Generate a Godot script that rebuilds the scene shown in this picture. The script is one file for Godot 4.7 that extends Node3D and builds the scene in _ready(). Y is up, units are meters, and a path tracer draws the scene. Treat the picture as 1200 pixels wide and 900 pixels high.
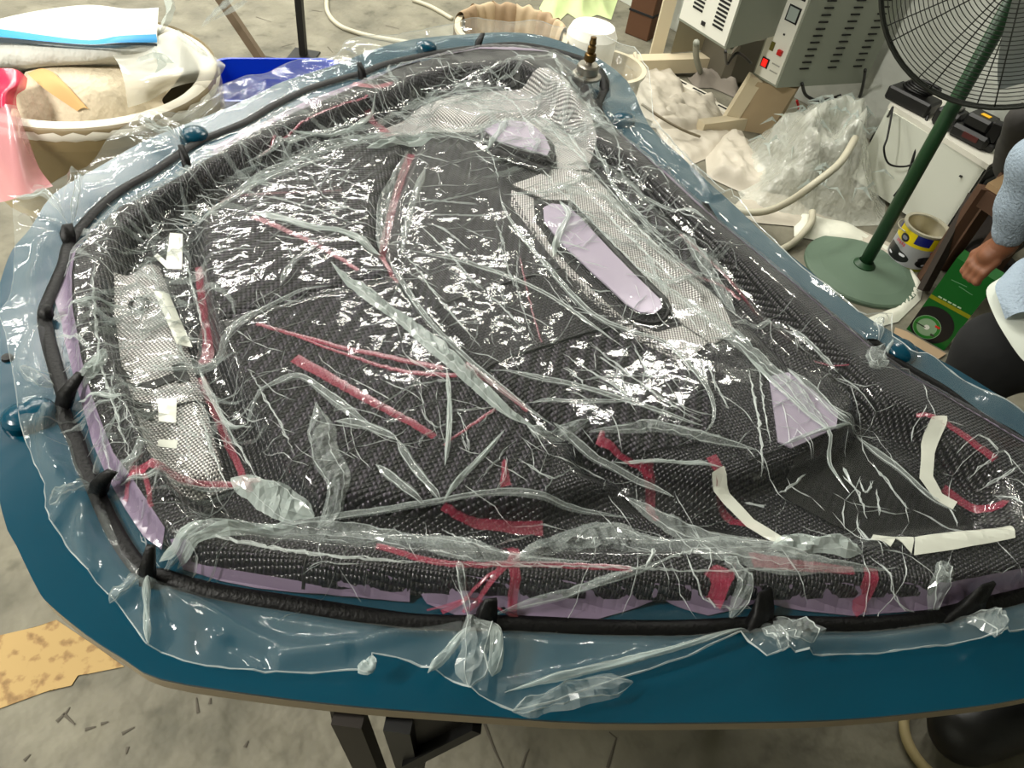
extends Node3D
# A vacuum-bagged carbon bonnet lay-up in a teal mould on a workshop floor. World units are metres, y up.
# Outlines are plan views of the mould in whole millimetres ("x z, x z, ...").

const FL := 0.74                 # height of the mould's flange
const STEP := 0.004              # relief grid
const GX := -1.05
const GZ := -2.32
const NX := 570
const NZ := 560

var rng := RandomNumberGenerator.new()
var M := {}                      # materials
var relief := PackedFloat32Array()   # height of the lay-up above the flange
var bag := PackedFloat32Array()      # height of the bag film above the flange
var taken := {}

# ---------------------------------------------------------------- naming
func numbered(called: String) -> String:
	if not taken.has(called):
		taken[called] = 0
		return called
	taken[called] += 1
	return "%s_%03d" % [called, taken[called]]

func tag(o: Node3D, label: String, category: String, group := "") -> Node3D:
	o.set_meta("label", label)
	o.set_meta("category", category)
	if group: o.set_meta("group", group)
	return o

func thing(called: String, label: String, category: String, at := Vector3.ZERO, turn := 0.0, group := "") -> Node3D:
	var o := Node3D.new()
	o.name = numbered(called)
	add_child(o)
	o.position = at
	o.rotation.y = turn
	return tag(o, label, category, group)

func put(called: String, mesh: Mesh, mat: Material, parent: Node = null, kind := "") -> MeshInstance3D:
	var o := MeshInstance3D.new()
	o.mesh = mesh
	o.material_override = mat
	if parent == null:
		o.name = numbered(called)
		add_child(o)
	else:
		o.name = called
		parent.add_child(o, true)
	if kind: o.set_meta("kind", kind)
	return o

# ---------------------------------------------------------------- outlines
func plan(s: String) -> PackedVector2Array:
	var out := PackedVector2Array()
	for pair in s.split(","):
		var n := pair.strip_edges().split(" ", false)
		if n.size() == 2:
			out.append(Vector2(n[0].to_float(), n[1].to_float()) * 0.001)
	return out

func spline(p: PackedVector2Array, closed := false, n := 6) -> PackedVector2Array:
	var out := PackedVector2Array()
	var c := p.size()
	for i in (c if closed else c - 1):
		var a := p[(i - 1 + c) % c] if closed or i > 0 else p[0]
		var b := p[i]
		var d := p[(i + 1) % c]
		var e := p[(i + 2) % c] if closed or i + 2 < c else p[c - 1]
		for k in n:
			out.append(b.cubic_interpolate(d, a, e, float(k) / n))
	if not closed: out.append(p[c - 1])
	return out

func resample(p: PackedVector2Array, d: float) -> PackedVector2Array:
	var out := PackedVector2Array([p[0]])
	for i in p.size() - 1:
		var n := maxi(1, int(round(p[i].distance_to(p[i + 1]) / d)))
		for k in range(1, n + 1):
			out.append(p[i].lerp(p[i + 1], float(k) / n))
	return out

# ---------------------------------------------------------------- relief grid
func blank() -> PackedFloat32Array:
	var a := PackedFloat32Array()
	a.resize(NX * NZ)
	return a

func filled(poly: PackedVector2Array) -> PackedFloat32Array:
	var a := blank()
	var n := poly.size()
	for j in NZ:
		var z := GZ + j * STEP
		var xs := []
		for i in n:
			var p := poly[i]
			var q := poly[(i + 1) % n]
			if (p.y <= z) != (q.y <= z):
				xs.append(p.x + (z - p.y) / (q.y - p.y) * (q.x - p.x))
		xs.sort()
		for k in range(0, xs.size() - 1, 2):
			var i0 := maxi(0, int(ceil((xs[k] - GX) / STEP)))
			var i1 := mini(NX - 1, int(floor((xs[k + 1] - GX) / STEP)))
			for i in range(i0, i1 + 1):
				a[j * NX + i] = 1.0
	return a

func blur(a: PackedFloat32Array, r: int, times := 2) -> PackedFloat32Array:
	var src := a
	var w := 1.0 / (2 * r + 1)
	for t in times:
		var b := blank()
		for j in NZ:
			var o := j * NX
			var s := 0.0
			for i in range(-r, NX):
				if i + r < NX: s += src[o + i + r]
				if i - r - 1 >= 0: s -= src[o + i - r - 1]
				if i >= 0: b[o + i] = s * w
		var c := blank()
		for i in NX:
			var s := 0.0
			for j in range(-r, NZ):
				if j + r < NZ: s += b[(j + r) * NX + i]
				if j - r - 1 >= 0: s -= b[(j - r - 1) * NX + i]
				if j >= 0: c[j * NX + i] = s * w
		src = c
	return src

func raise(poly: PackedVector2Array, h: float, r: int, times := 2) -> void:
	var m := blur(filled(poly), r, times) if r > 0 else filled(poly)
	for k in relief.size():
		relief[k] += m[k] * h

func stamp(a: PackedFloat32Array, line: PackedVector2Array, h: float, w: float) -> void:
	# a soft ridge (or groove) of height h and half width w along a line
	var p := resample(line, STEP)
	var r := int(ceil(w / STEP))
	var best := {}
	for q in p:
		var ci := int((q.x - GX) / STEP)
		var cj := int((q.y - GZ) / STEP)
		for j in range(maxi(0, cj - r), mini(NZ - 1, cj + r) + 1):
			for i in range(maxi(0, ci - r), mini(NX - 1, ci + r) + 1):
				var d := Vector2(GX + i * STEP, GZ + j * STEP).distance_to(q) / w
				if d < 1.0:
					var k := j * NX + i
					var v := (1.0 - d) * (1.0 - d) * (1.0 + 2.0 * d)
					if v > best.get(k, 0.0): best[k] = v
	for k in best:
		a[k] += h * best[k]

func at(a: PackedFloat32Array, x: float, z: float) -> float:
	var u := clampf((x - GX) / STEP, 0, NX - 1.001)
	var v := clampf((z - GZ) / STEP, 0, NZ - 1.001)
	var i := int(u)
	var j := int(v)
	var k := j * NX + i
	u -= i
	v -= j
	return lerpf(lerpf(a[k], a[k + 1], u), lerpf(a[k + NX], a[k + NX + 1], u), v)

# ---------------------------------------------------------------- meshes
func done(st: SurfaceTool, tangents := false) -> ArrayMesh:
	st.generate_normals()
	if tangents: st.generate_tangents()
	return st.commit()

func tool(flat := false) -> SurfaceTool:
	var st := SurfaceTool.new()
	st.begin(Mesh.PRIMITIVE_TRIANGLES)
	if flat: st.set_smooth_group(-1)
	return st

func tri(st: SurfaceTool, a: Vector3, b: Vector3, c: Vector3) -> void:
	st.add_vertex(a)
	st.add_vertex(b)
	st.add_vertex(c)

func quad(st: SurfaceTool, a: Vector3, b: Vector3, c: Vector3, d: Vector3) -> void:
	tri(st, a, b, c)
	tri(st, a, c, d)

# A sheet that follows a height grid inside an outline, with a thin edge all round.
func sheet(poly: PackedVector2Array, grid: PackedFloat32Array, lift: float, turn := 0.0, step := 0.008, edge := 0.002, hole := PackedVector2Array()) -> ArrayMesh:
	var st := tool()
	var lo := poly[0]
	var hi := poly[0]
	for p in poly:
		lo = lo.min(p)
		hi = hi.max(p)
	var cs := cos(turn)
	var sn := sin(turn)
	var nx := int((hi.x - lo.x) / step) + 2
	var nz := int((hi.y - lo.y) / step) + 2
	var ins := PackedByteArray()
	ins.resize((nx + 1) * (nz + 1))
	for j in nz + 1:
		for i in nx + 1:
			ins[j * (nx + 1) + i] = 1 if Geometry2D.is_point_in_polygon(lo + Vector2(i, j) * step, poly) else 0
	var add := func(p: Vector2) -> void:
		st.set_uv(Vector2(p.x * cs - p.y * sn, p.x * sn + p.y * cs))
		st.add_vertex(Vector3(p.x, FL + at(grid, p.x, p.y) + lift, p.y))
	for j in nz:
		for i in nx:
			var k := j * (nx + 1) + i
			var c := ins[k] + ins[k + 1] + ins[k + nx + 1] + ins[k + nx + 2]
			if c == 0: continue
			var a := lo + Vector2(i, j) * step
			var cell := PackedVector2Array([a, a + Vector2(step, 0), a + Vector2(step, step), a + Vector2(0, step)])
			if hole.size() and Geometry2D.is_point_in_polygon(a + Vector2(step, step) * 0.5, hole): continue
			if c == 4:
				for t in [0, 1, 2, 0, 2, 3]: add.call(cell[t])
			else:
				for piece in Geometry2D.intersect_polygons(cell, poly):
					if Geometry2D.is_polygon_clockwise(piece): piece.reverse()
					var ix := Geometry2D.triangulate_polygon(piece)
					for t in range(0, ix.size(), 3):
						var p0 := piece[ix[t]]
						var p1 := piece[ix[t + 1]]
						var p2 := piece[ix[t + 2]]
						if (p1 - p0).cross(p2 - p0) < 0:
							var sw := p1
							p1 = p2
							p2 = sw
						add.call(p0)
						add.call(p1)
						add.call(p2)
	if edge > 0.0:
		st.set_smooth_group(1)
		var ring := poly.duplicate()
		ring.append(poly[0])
		if Geometry2D.is_polygon_clockwise(poly): ring.reverse()
		ring = resample(ring, step)
		for i in ring.size() - 1:
			var p := ring[i]
			var q := ring[i + 1]
			var a := Vector3(p.x, FL + at(grid, p.x, p.y) + lift, p.y)
			var b := Vector3(q.x, FL + at(grid, q.x, q.y) + lift, q.y)
			var d := Vector3(0, edge, 0)
			for v in [a, a - d, b - d, a, b - d, b]:
				st.set_uv(Vector2(v.x, v.z + v.y))
				st.add_vertex(v)
	return done(st, true)

# A folded ridge of film along a 3D line: a tent with a ragged crest, tapering to both ends.
func ridge(st: SurfaceTool, p: Array, w: float, h: float, lean := 0.0, rag := 0.2) -> void:
	var n := p.size()
	var rows := []
	for i in n:
		var dir: Vector3 = p[mini(i + 1, n - 1)] - p[maxi(i - 1, 0)]
		var side := Vector3(-dir.z, 0, dir.x).normalized()
		var t := float(i) / (n - 1)
		var f := minf(1.0, 4.0 * minf(t, 1.0 - t) + 0.12) * (1.0 + rag * rng.randf_range(-1, 1))
		rows.append([p[i] - side * w * 0.5 * f, p[i] + Vector3(0, h * f, 0) + side * w * (lean + rag * rng.randf_range(-0.4, 0.4)) * f, p[i] + side * w * 0.5 * f])
	for i in n - 1:
		quad(st, rows[i][0], rows[i][1], rows[i + 1][1], rows[i + 1][0])
		quad(st, rows[i][1], rows[i][2], rows[i + 1][2], rows[i + 1][1])

# A pleat of doubled film: a rounded, slightly twisting flap along a line, narrow at both ends. Returns its two edges.
func pleat(st: SurfaceTool, p: Array, w: float, h: float, rag: float) -> Array:
	var n := p.size()
	var ph := rng.randf() * TAU
	var rows := []
	var rims := [[], []]
	for i in n:
		var dir: Vector3 = p[mini(i + 2, n - 1)] - p[maxi(i - 2, 0)]
		var side := Vector3(-dir.z, 0, dir.x).normalized()
		var t := float(i) / (n - 1)
		var f := clampf(minf(t, 1.0 - t) * 5.0, 0.08, 1.0) * (0.88 + 0.12 * sin(t * 7.0 + ph) + 0.08 * sin(t * 17.0 + ph * 2.0) + rng.randf_range(-0.06, 0.06))
		var lean := 0.45 * sin(t * 5.0 + ph)
		var row := []
		for k in 7:
			var x := k / 6.0 * 2.0 - 1.0
			row.append(p[i] + side * w * 0.5 * f * (x + (lean + rag * rng.randf_range(-0.25, 0.25)) * (1.0 - x * x)) + Vector3(0, h * f * (1.0 - x * x) * (1.0 + 0.5 * sin(x * 4.0 + t * 14.0 + ph) + rag * rng.randf_range(-1, 1)), 0))
		rows.append(row)
		rims[0].append(row[1])
		rims[1].append(row[5])
	for i in n - 1:
		for k in 6:
			quad(st, rows[i][k], rows[i][k + 1], rows[i + 1][k + 1], rows[i + 1][k])
	return rims

# A flat-lying strip with slightly raised middle.
func band(st: SurfaceTool, p: Array, w0: float, w1: float, h: float) -> void:
	var n := p.size()
	var rows := []
	for i in n:
		var dir: Vector3 = p[mini(i + 1, n - 1)] - p[maxi(i - 1, 0)]
		var side := Vector3(-dir.z, 0, dir.x).normalized() * lerpf(w0, w1, float(i) / (n - 1)) * 0.5
		rows.append([p[i] - side, p[i] - side * 0.5 + Vector3(0, h, 0), p[i] + side * 0.5 + Vector3(0, h, 0), p[i] + side])
	for i in n - 1:
		for k in 3:
			quad(st, rows[i][k], rows[i][k + 1], rows[i + 1][k + 1], rows[i + 1][k])

func draped(line: PackedVector2Array, grid: PackedFloat32Array, lift: float, d := 0.01, wander := 0.0) -> Array:
	var out := []
	for p in resample(line, d):
		var q := p + Vector2(rng.randf_range(-1, 1), rng.randf_range(-1, 1)) * wander
		out.append(Vector3(q.x, FL + at(grid, q.x, q.y) + lift, q.y))
	return out

func tube(st: SurfaceTool, p: Array, r: float, n := 8, r1 := -1.0) -> void:
	if r1 < 0: r1 = r
	var rows := []
	var up := Vector3.UP
	for i in p.size():
		var dir: Vector3 = (p[mini(i + 1, p.size() - 1)] - p[maxi(i - 1, 0)]).normalized()
		if absf(dir.dot(up)) > 0.95: up = Vector3.RIGHT if absf(dir.x) < 0.9 else Vector3.BACK
		var s := dir.cross(up).normalized()
		var t := s.cross(dir)
		up = t
		var row := []
		var rr := lerpf(r, r1, float(i) / maxi(1, p.size() - 1))
		for k in n:
			var a := TAU * k / n
			row.append(p[i] + (s * cos(a) + t * sin(a)) * rr)
		rows.append(row)
	for i in rows.size() - 1:
		for k in n:
			quad(st, rows[i][k], rows[i][(k + 1) % n], rows[i + 1][(k + 1) % n], rows[i + 1][k])
	for k in range(1, n - 1):
		tri(st, rows[0][0], rows[0][k + 1], rows[0][k])
		tri(st, rows[-1][0], rows[-1][k], rows[-1][k + 1])

func tube_mesh(p: Array, r: float, n := 8, r1 := -1.0) -> ArrayMesh:
	var st := tool()
	tube(st, p, r, n, r1)
	return done(st)

func smooth3(p: Array, n := 6) -> Array:
	var out := []
	for i in p.size() - 1:
		for k in n:
			out.append((p[i] as Vector3).cubic_interpolate(p[i + 1], p[maxi(i - 1, 0)], p[mini(i + 2, p.size() - 1)], float(k) / n))
	out.append(p[-1])
	return out

func lathe(profile: Array, n := 32) -> ArrayMesh:   # profile of Vector2(radius, height)
	var st := tool()
	for i in profile.size() - 1:
		var a: Vector2 = profile[i]
		var b: Vector2 = profile[i + 1]
		st.set_smooth_group(i)
		for k in n:
			var u := TAU * k / n
			var v := TAU * (k + 1) / n
			var pa := Vector3(cos(u) * a.x, a.y, sin(u) * a.x)
			var pb := Vector3(cos(v) * a.x, a.y, sin(v) * a.x)
			var pc := Vector3(cos(v) * b.x, b.y, sin(v) * b.x)
			var pd := Vector3(cos(u) * b.x, b.y, sin(u) * b.x)
			var ua := float(k) / n
			var ub := float(k + 1) / n
			var ta := float(i) / (profile.size() - 1)
			var tb := float(i + 1) / (profile.size() - 1)
			for w in [[pa, ua, ta], [pb, ub, ta], [pc, ub, tb], [pa, ua, ta], [pc, ub, tb], [pd, ua, tb]]:
				st.set_uv(Vector2(w[1], w[2]))
				st.add_vertex(w[0])
	return done(st)

# A box with chamfered edges, centred on its base.
func block(size: Vector3, c := 0.004) -> ArrayMesh:
	var st := tool(true)
	var h := size * 0.5
	var o := Vector3(0, h.y, 0)
	for ax in 3:
		var b := (ax + 1) % 3
		var d := (ax + 2) % 3
		for s in [-1, 1]:
			var q := []
			for e in [[-1, -1], [1, -1], [1, 1], [-1, 1]]:
				var v := Vector3.ZERO
				v[ax] = s * h[ax]
				v[b] = e[0] * (h[b] - c)
				v[d] = e[1] * (h[d] - c)
				q.append(v + o)
			if s < 0: q.reverse()
			quad(st, q[3], q[2], q[1], q[0])
		for s in [-1, 1]:
			for t in [-1, 1]:
				var q := []
				for e in [[-1, 0], [1, 0], [1, 1], [-1, 1]]:
					var v := Vector3.ZERO
					v[ax] = e[0] * (h[ax] - c)
					v[b] = s * (h[b] - (c if e[1] else 0.0))
					v[d] = t * (h[d] - (0.0 if e[1] else c))
					q.append(v + o)
				if s * t < 0: q.reverse()
				quad(st, q[0], q[1], q[2], q[3])
	for sx in [-1, 1]:
		for sy in [-1, 1]:
			for sz in [-1, 1]:
				var a := Vector3(sx * h.x, sy * (h.y - c), sz * (h.z - c)) + o
				var b := Vector3(sx * (h.x - c), sy * h.y, sz * (h.z - c)) + o
				var d := Vector3(sx * (h.x - c), sy * (h.y - c), sz * h.z) + o
				if sx * sy * sz > 0: tri(st, a, d, b)
				else: tri(st, a, b, d)
	return done(st)

# A solid between a bottom and a top outline (arrays of Vector3 with the same count).
func prism(bottom: Array, top: Array) -> ArrayMesh:
	var st := tool(true)
	var n := bottom.size()
	for i in n:
		var j := (i + 1) % n
		quad(st, bottom[i], bottom[j], top[j], top[i])
	for i in range(1, n - 1):
		tri(st, top[0], top[i], top[i + 1])
		tri(st, bottom[0], bottom[i + 1], bottom[i])
	return done(st)

func beam(a: Vector3, b: Vector3, w: float, h: float, roll := Vector3.UP) -> ArrayMesh:
	var dir := (b - a).normalized()
	var s := dir.cross(roll).normalized()
	if s.length() < 0.1: s = dir.cross(Vector3.BACK).normalized()
	var t := s.cross(dir)
	var q := []
	var r := []
	for e in [[-1, -1], [1, -1], [1, 1], [-1, 1]]:
		var d: Vector3 = s * e[0] * w * 0.5 + t * e[1] * h * 0.5
		q.append(a + d)
		r.append(b + d)
	return prism(q, r)

# Crumpled cloth or film: an outline filled with a sheet whose height comes from a callable.
func heap(poly: PackedVector2Array, height: Callable, step := 0.02, flat := false) -> ArrayMesh:
	var st := tool(flat)
	var lo := poly[0]
	var hi := poly[0]
	for p in poly:
		lo = lo.min(p)
		hi = hi.max(p)
	for j in int((hi.y - lo.y) / step) + 1:
		for i in int((hi.x - lo.x) / step) + 1:
			var a := lo + Vector2(i, j) * step
			var cell := PackedVector2Array([a, a + Vector2(step, 0), a + Vector2(step, step), a + Vector2(0, step)])
			for piece in Geometry2D.intersect_polygons(cell, poly):
				if Geometry2D.is_polygon_clockwise(piece): piece.reverse()
				for t in range(1, piece.size() - 1):
					for k in [0, t, t + 1]:
						var p: Vector2 = piece[k]
						st.set_uv(p)
						st.add_vertex(Vector3(p.x, height.call(p), p.y))
	return done(st)

# ---------------------------------------------------------------- materials
func mat(c: Color, rough := 0.6, metal := 0.0) -> StandardMaterial3D:
	var m := StandardMaterial3D.new()
	m.albedo_color = c
	m.roughness = rough
	m.metallic = metal
	m.cull_mode = BaseMaterial3D.CULL_DISABLED
	return m

func clear(c: Color, alpha: float, rough: float) -> StandardMaterial3D:
	var m := mat(Color(c, alpha), rough)
	m.transparency = BaseMaterial3D.TRANSPARENCY_ALPHA
	return m

func noise_map(f: float, strength: float, seed_ := 1, kind := FastNoiseLite.TYPE_SIMPLEX_SMOOTH, size := 512) -> NoiseTexture2D:
	var n := FastNoiseLite.new()
	n.noise_type = kind
	n.frequency = f
	n.seed = seed_
	n.fractal_octaves = 4
	var t := NoiseTexture2D.new()
	t.width = size
	t.height = size
	t.seamless = true
	t.noise = n
	t.as_normal_map = true
	t.bump_strength = strength
	return t

func tones(f: float, stops: Array, seed_ := 1, size := 512, kind := FastNoiseLite.TYPE_SIMPLEX_SMOOTH) -> NoiseTexture2D:
	var n := FastNoiseLite.new()
	n.noise_type = kind
	n.frequency = f
	n.seed = seed_
	n.fractal_octaves = 5
	var g := Gradient.new()
	g.offsets = PackedFloat32Array([])
	var off := PackedFloat32Array()
	var col := PackedColorArray()
	for s in stops:
		off.append(s[0])
		col.append(s[1])
	g.offsets = off
	g.colors = col
	var t := NoiseTexture2D.new()
	t.width = size
	t.height = size
	t.seamless = true
	t.noise = n
	t.color_ramp = g
	return t

# Woven tows: 16 x 16 of them a tile, a 2/2 twill or a plain weave. [normal map, colour map]
func weave(twill: bool, warp: Color, weft: Color) -> Array:
	var s := 256
	var hgt := Image.create_empty(s, s, false, Image.FORMAT_RGBA8)
	var col := Image.create_empty(s, s, false, Image.FORMAT_RGBA8)
	var c := s / 16
	for y in s:
		for x in s:
			var i := x / c
			var j := y / c
			var u := (x % c + 0.5) / c * 2.0 - 1.0
			var v := (y % c + 0.5) / c * 2.0 - 1.0
			var over := (i + j) % 4 < 2 if twill else (i + j) % 2 == 0
			var across := u if over else v
			var along := v if over else u
			var h := sqrt(maxf(0.0, 1.0 - across * across * 0.92)) * (0.62 + 0.38 * cos(along * 1.5))
			hgt.set_pixel(x, y, Color(h, h, h))
			var base := warp if over else weft
			var k := 0.75 + 0.25 * h + 0.12 * sin((x if over else y) * 2.1)
			col.set_pixel(x, y, Color(base.r * k, base.g * k, base.b * k))
	hgt.bump_map_to_normal_map(7.0)
	return [ImageTexture.create_from_image(hgt), ImageTexture.create_from_image(col)]

func carbon(w: Array, tile: float, bump: float, rough: float, tint := Color(1, 1, 1)) -> StandardMaterial3D:
	var m := mat(tint, rough, 0.5)
	m.albedo_texture = w[1]
	m.normal_enabled = true
	m.normal_texture = w[0]
	m.normal_scale = bump
	m.uv1_scale = Vector3(1.0 / tile, 1.0 / tile, 1)
	m.metallic_specular = 0.7
	return m

# ================================================================ the scene
func _ready() -> void:
	rng.seed = 4711
	view_and_light()
	materials()
	room()
	mould_and_layup()
	bag_film()
	surroundings()

func view_and_light() -> void:
	var cam := Camera3D.new()
	cam.name = "camera"
	cam.transform = Transform3D(Vector3(0.98503, 0.11799, -0.12567), Vector3(-0.17238, 0.67424, -0.71811), Vector3(-0.00000, 0.72902, 0.68449), Vector3(0, 1.56, 0))
	cam.fov = 54.970
	cam.near = 0.02
	cam.far = 60.0
	cam.current = true
	add_child(cam)
	var w := WorldEnvironment.new()
	w.name = "environment"
	var e := Environment.new()
	e.background_mode = Environment.BG_COLOR
	e.background_color = Color(0.55, 0.58, 0.56)
	e.background_energy_multiplier = 0.3
	e.tonemap_mode = Environment.TONE_MAPPER_LINEAR
	e.tonemap_exposure = 0.8
	e.sdfgi_enabled = true
	e.ssao_enabled = true
	e.ssil_enabled = true
	w.environment = e
	add_child(w)
	# the workshop's fluorescent battens: a bright bank beyond the mould to the left, weaker ones elsewhere, plus a strong unseen fill added near left
	for f in [
			[Vector3(-2.3, 3.1, -3.0), 5.5, "ceiling light over the space beyond the rubbish bin"], [Vector3(-1.2, 3.1, -4.1), 4.5, "ceiling light beyond the blue tub"], [Vector3(-3.3, 3.1, -1.9), 6.5, "ceiling light left of the rubbish bin"],
			[Vector3(-3.4, 3.1, -4.2), 7.0, "ceiling light farthest to the left, behind the white sack"], [Vector3(-2.3, 3.1, -5.2), 6.0, "ceiling light beyond the black post"], [Vector3(-3.2, 3.1, -6.0), 7.0, "ceiling light farthest back of all"], [Vector3(-0.5, 3.1, -3.3), 4.0, "ceiling light over the draped barrel"],
			[Vector3(0.9, 3.1, -3.1), 4.5, "ceiling light over the clear film heap"], [Vector3(-2.6, 3.1, 0.3), 26.0, "fill light added off to the left of the mould's near side"]]:
		batten(f[0], PI / 4, f[1], f[2])

func batten(pos: Vector3, turn: float, power: float, where: String) -> void:
	var o := thing("ceiling_light", "twin-tube fluorescent " + where, "ceiling light", pos, turn, "fluorescent battens under the ceiling")
	put("housing", block(Vector3(1.3, 0.06, 0.22), 0.008), mat(Color(0.85, 0.86, 0.85), 0.5), o).position.y = 0.03
	var glow := mat(Color(0.95, 0.97, 0.95), 0.4)
	glow.emission_enabled = true
	glow.emission = Color(0.93, 1.0, 0.95)
	glow.emission_energy_multiplier = 4.0
	for s in [-1, 1]:
		var t := put("fluorescent_tube", tube_mesh([Vector3(-0.6, 0, 0), Vector3(0.6, 0, 0)], 0.016, 10), glow, o)
		t.position = Vector3(0, 0.012, s * 0.06)
	var l := AreaLight3D.new()
	l.name = "tube_glow"
	l.area_size = Vector2(1.2, 0.2)
	l.light_energy = power
	l.light_color = Color(1.0, 0.985, 0.95)
	l.area_range = 14.0
	l.area_attenuation = 2.0
	l.shadow_enabled = true
	o.add_child(l)
	l.position.y = -0.015
	l.rotation.x = -PI / 2

func materials() -> void:
	M.teal = mat(Color(0.0, 0.215, 0.285), 0.2)
	M.teal.normal_enabled = true
	M.teal.normal_texture = noise_map(0.012, 2.0, 3)
	M.teal.normal_scale = 0.15
	M.teal.uv1_triplanar = true
	M.teal.metallic_specular = 0.4
	M.board = mat(Color(0.58, 0.53, 0.44), 0.8)
	M.lilac = mat(Color(0.48, 0.42, 0.51), 0.3)
	M.plate = mat(Color(0.66, 0.62, 0.69), 0.25, 0.1)
	M.tape = mat(Color(0.008, 0.008, 0.009), 0.5)
	M.tape.metallic_specular = 0.35
	M.tape.normal_enabled = true
	M.tape.normal_texture = noise_map(0.03, 6.0, 5)
	M.tape.normal_scale = 0.5
	M.tape.uv1_triplanar = true
	M.tape.uv1_scale = Vector3(8, 8, 8)
	M.rubber = mat(Color(0.012, 0.012, 0.013), 0.6)
	M.film = clear(Color(0.9, 0.95, 0.94), 0.012, 0.07)
	M.loose = clear(Color(0.82, 0.87, 0.86), 0.07, 0.08)
	M.loose.metallic_specular = 0.36
	M.film.metallic_specular = 0.4
	M.film.normal_enabled = true
	M.film.normal_texture = noise_map(0.02, 5.0, 9)
	M.film.normal_scale = 0.12
	M.film.uv1_scale = Vector3(3, 3, 1)
	for k in ["normal_enabled", "normal_texture", "normal_scale", "uv1_scale"]: M.loose.set(k, M.film.get(k))
	M.fold = clear(Color(0.75, 0.79, 0.78), 0.23, 0.08)
	M.fold_thick = clear(Color(0.76, 0.81, 0.79), 0.42, 0.09)
	M.crease = clear(Color(0.88, 0.91, 0.90), 0.45, 0.1)
	M.pink = clear(Color(0.72, 0.22, 0.34), 0.36, 0.22)
	M.white_tape = clear(Color(0.86, 0.87, 0.82), 0.75, 0.25)
	var tw := weave(true, Color(0.25, 0.24, 0.26), Color(0.055, 0.05, 0.06))
	var pw := weave(false, Color(0.19, 0.18, 0.20), Color(0.06, 0.055, 0.065))
	M.twill = carbon(tw, 0.11, 1.5, 0.36, Color(0.86, 0.82, 0.88))
	M.twill.metallic = 0.7
	M.plain = carbon(pw, 0.08, 1.4, 0.3, Color(0.82, 0.77, 0.85))
	M.fine = carbon(tw, 0.07, 1.2, 0.32, Color(0.74, 0.71, 0.77))
	M.silver = carbon(weave(false, Color(0.90, 0.89, 0.88), Color(0.40, 0.39, 0.39)), 0.05, 1.0, 0.32)  # pale copy of the carbon, with reflected glare put into its colour
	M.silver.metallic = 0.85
	M.gloss = carbon(tw, 0.06, 0.25, 0.1, Color(0.7, 0.68, 0.72))

func room() -> void:
	var conc := mat(Color(1, 1, 1), 0.75)
	conc.albedo_texture = tones(0.006, [[0.0, Color(0.37, 0.36, 0.31)], [0.4, Color(0.455, 0.44, 0.385)], [0.6, Color(0.48, 0.465, 0.405)], [1.0, Color(0.54, 0.525, 0.465)]], 11, 1024)
	conc.uv1_triplanar = true
	conc.uv1_scale = Vector3(0.55, 0.55, 0.55)
	conc.normal_enabled = true
	conc.normal_texture = noise_map(0.05, 3.0, 12)
	conc.normal_scale = 0.5
	conc.detail_enabled = true
	conc.detail_blend_mode = BaseMaterial3D.BLEND_MODE_MUL
	conc.detail_albedo = tones(0.03, [[0.0, Color(0.72, 0.72, 0.7)], [0.3, Color(0.95, 0.95, 0.94)], [1.0, Color(1, 1, 1)]], 13, 512)
	M.concrete = conc
	var fl := put("floor", block(Vector3(12.6, 0.2, 8.0), 0.001), conc)
	fl.position = Vector3(0.7071, 0, 0.7071) * -1.0 + Vector3(0.7071, 0, -0.7071) * -0.32 + Vector3(0, -0.2, 0)
	fl.rotation.y = -PI / 4
	fl.set_meta("kind", "structure")
	var paint := mat(Color(0.74, 0.75, 0.72), 0.7)
	var lime := mat(Color(0.86, 0.86, 0.83), 0.8)
	paint.normal_enabled = true
	paint.normal_texture = noise_map(0.02, 2.0, 15)
	paint.uv1_triplanar = true
	# the room stands at 45 degrees to the view: U runs along the machine wall, V towards it
	var u := Vector3(0.7071, 0, 0.7071)
	var v := Vector3(0.7071, 0, -0.7071)
	for w in [["wall_back", Vector3(12.4, 3.5, 0.2), u * -1.0 + v * 3.55], ["wall_front", Vector3(12.4, 3.5, 0.2), u * -1.0 + v * -4.1], ["wall_left", Vector3(0.2, 3.5, 7.4), u * -7.1 + v * -0.32], ["wall_right", Vector3(0.2, 3.5, 7.4), u * 5.1 + v * -0.32], ["ceiling", Vector3(12.6, 0.2, 8.0), u * -1.0 + v * -0.32 + Vector3(0, 3.5, 0)]]:
		var o := put(w[0], block(w[1], 0.002), lime if w[0] == "ceiling" else paint)
		o.position = w[2]
		o.rotation.y = -PI / 4
		o.set_meta("kind", "structure")

# ---------------------------------------------------------------- the mould and what is laid up in it
var OUT: PackedVector2Array      # outer edge of the flange
var CARB: PackedVector2Array     # edge of the lay-up
var TAPE: PackedVector2Array     # line of the sealant tape, closed
var FILM: PackedVector2Array     # trimmed edge of the bag

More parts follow.
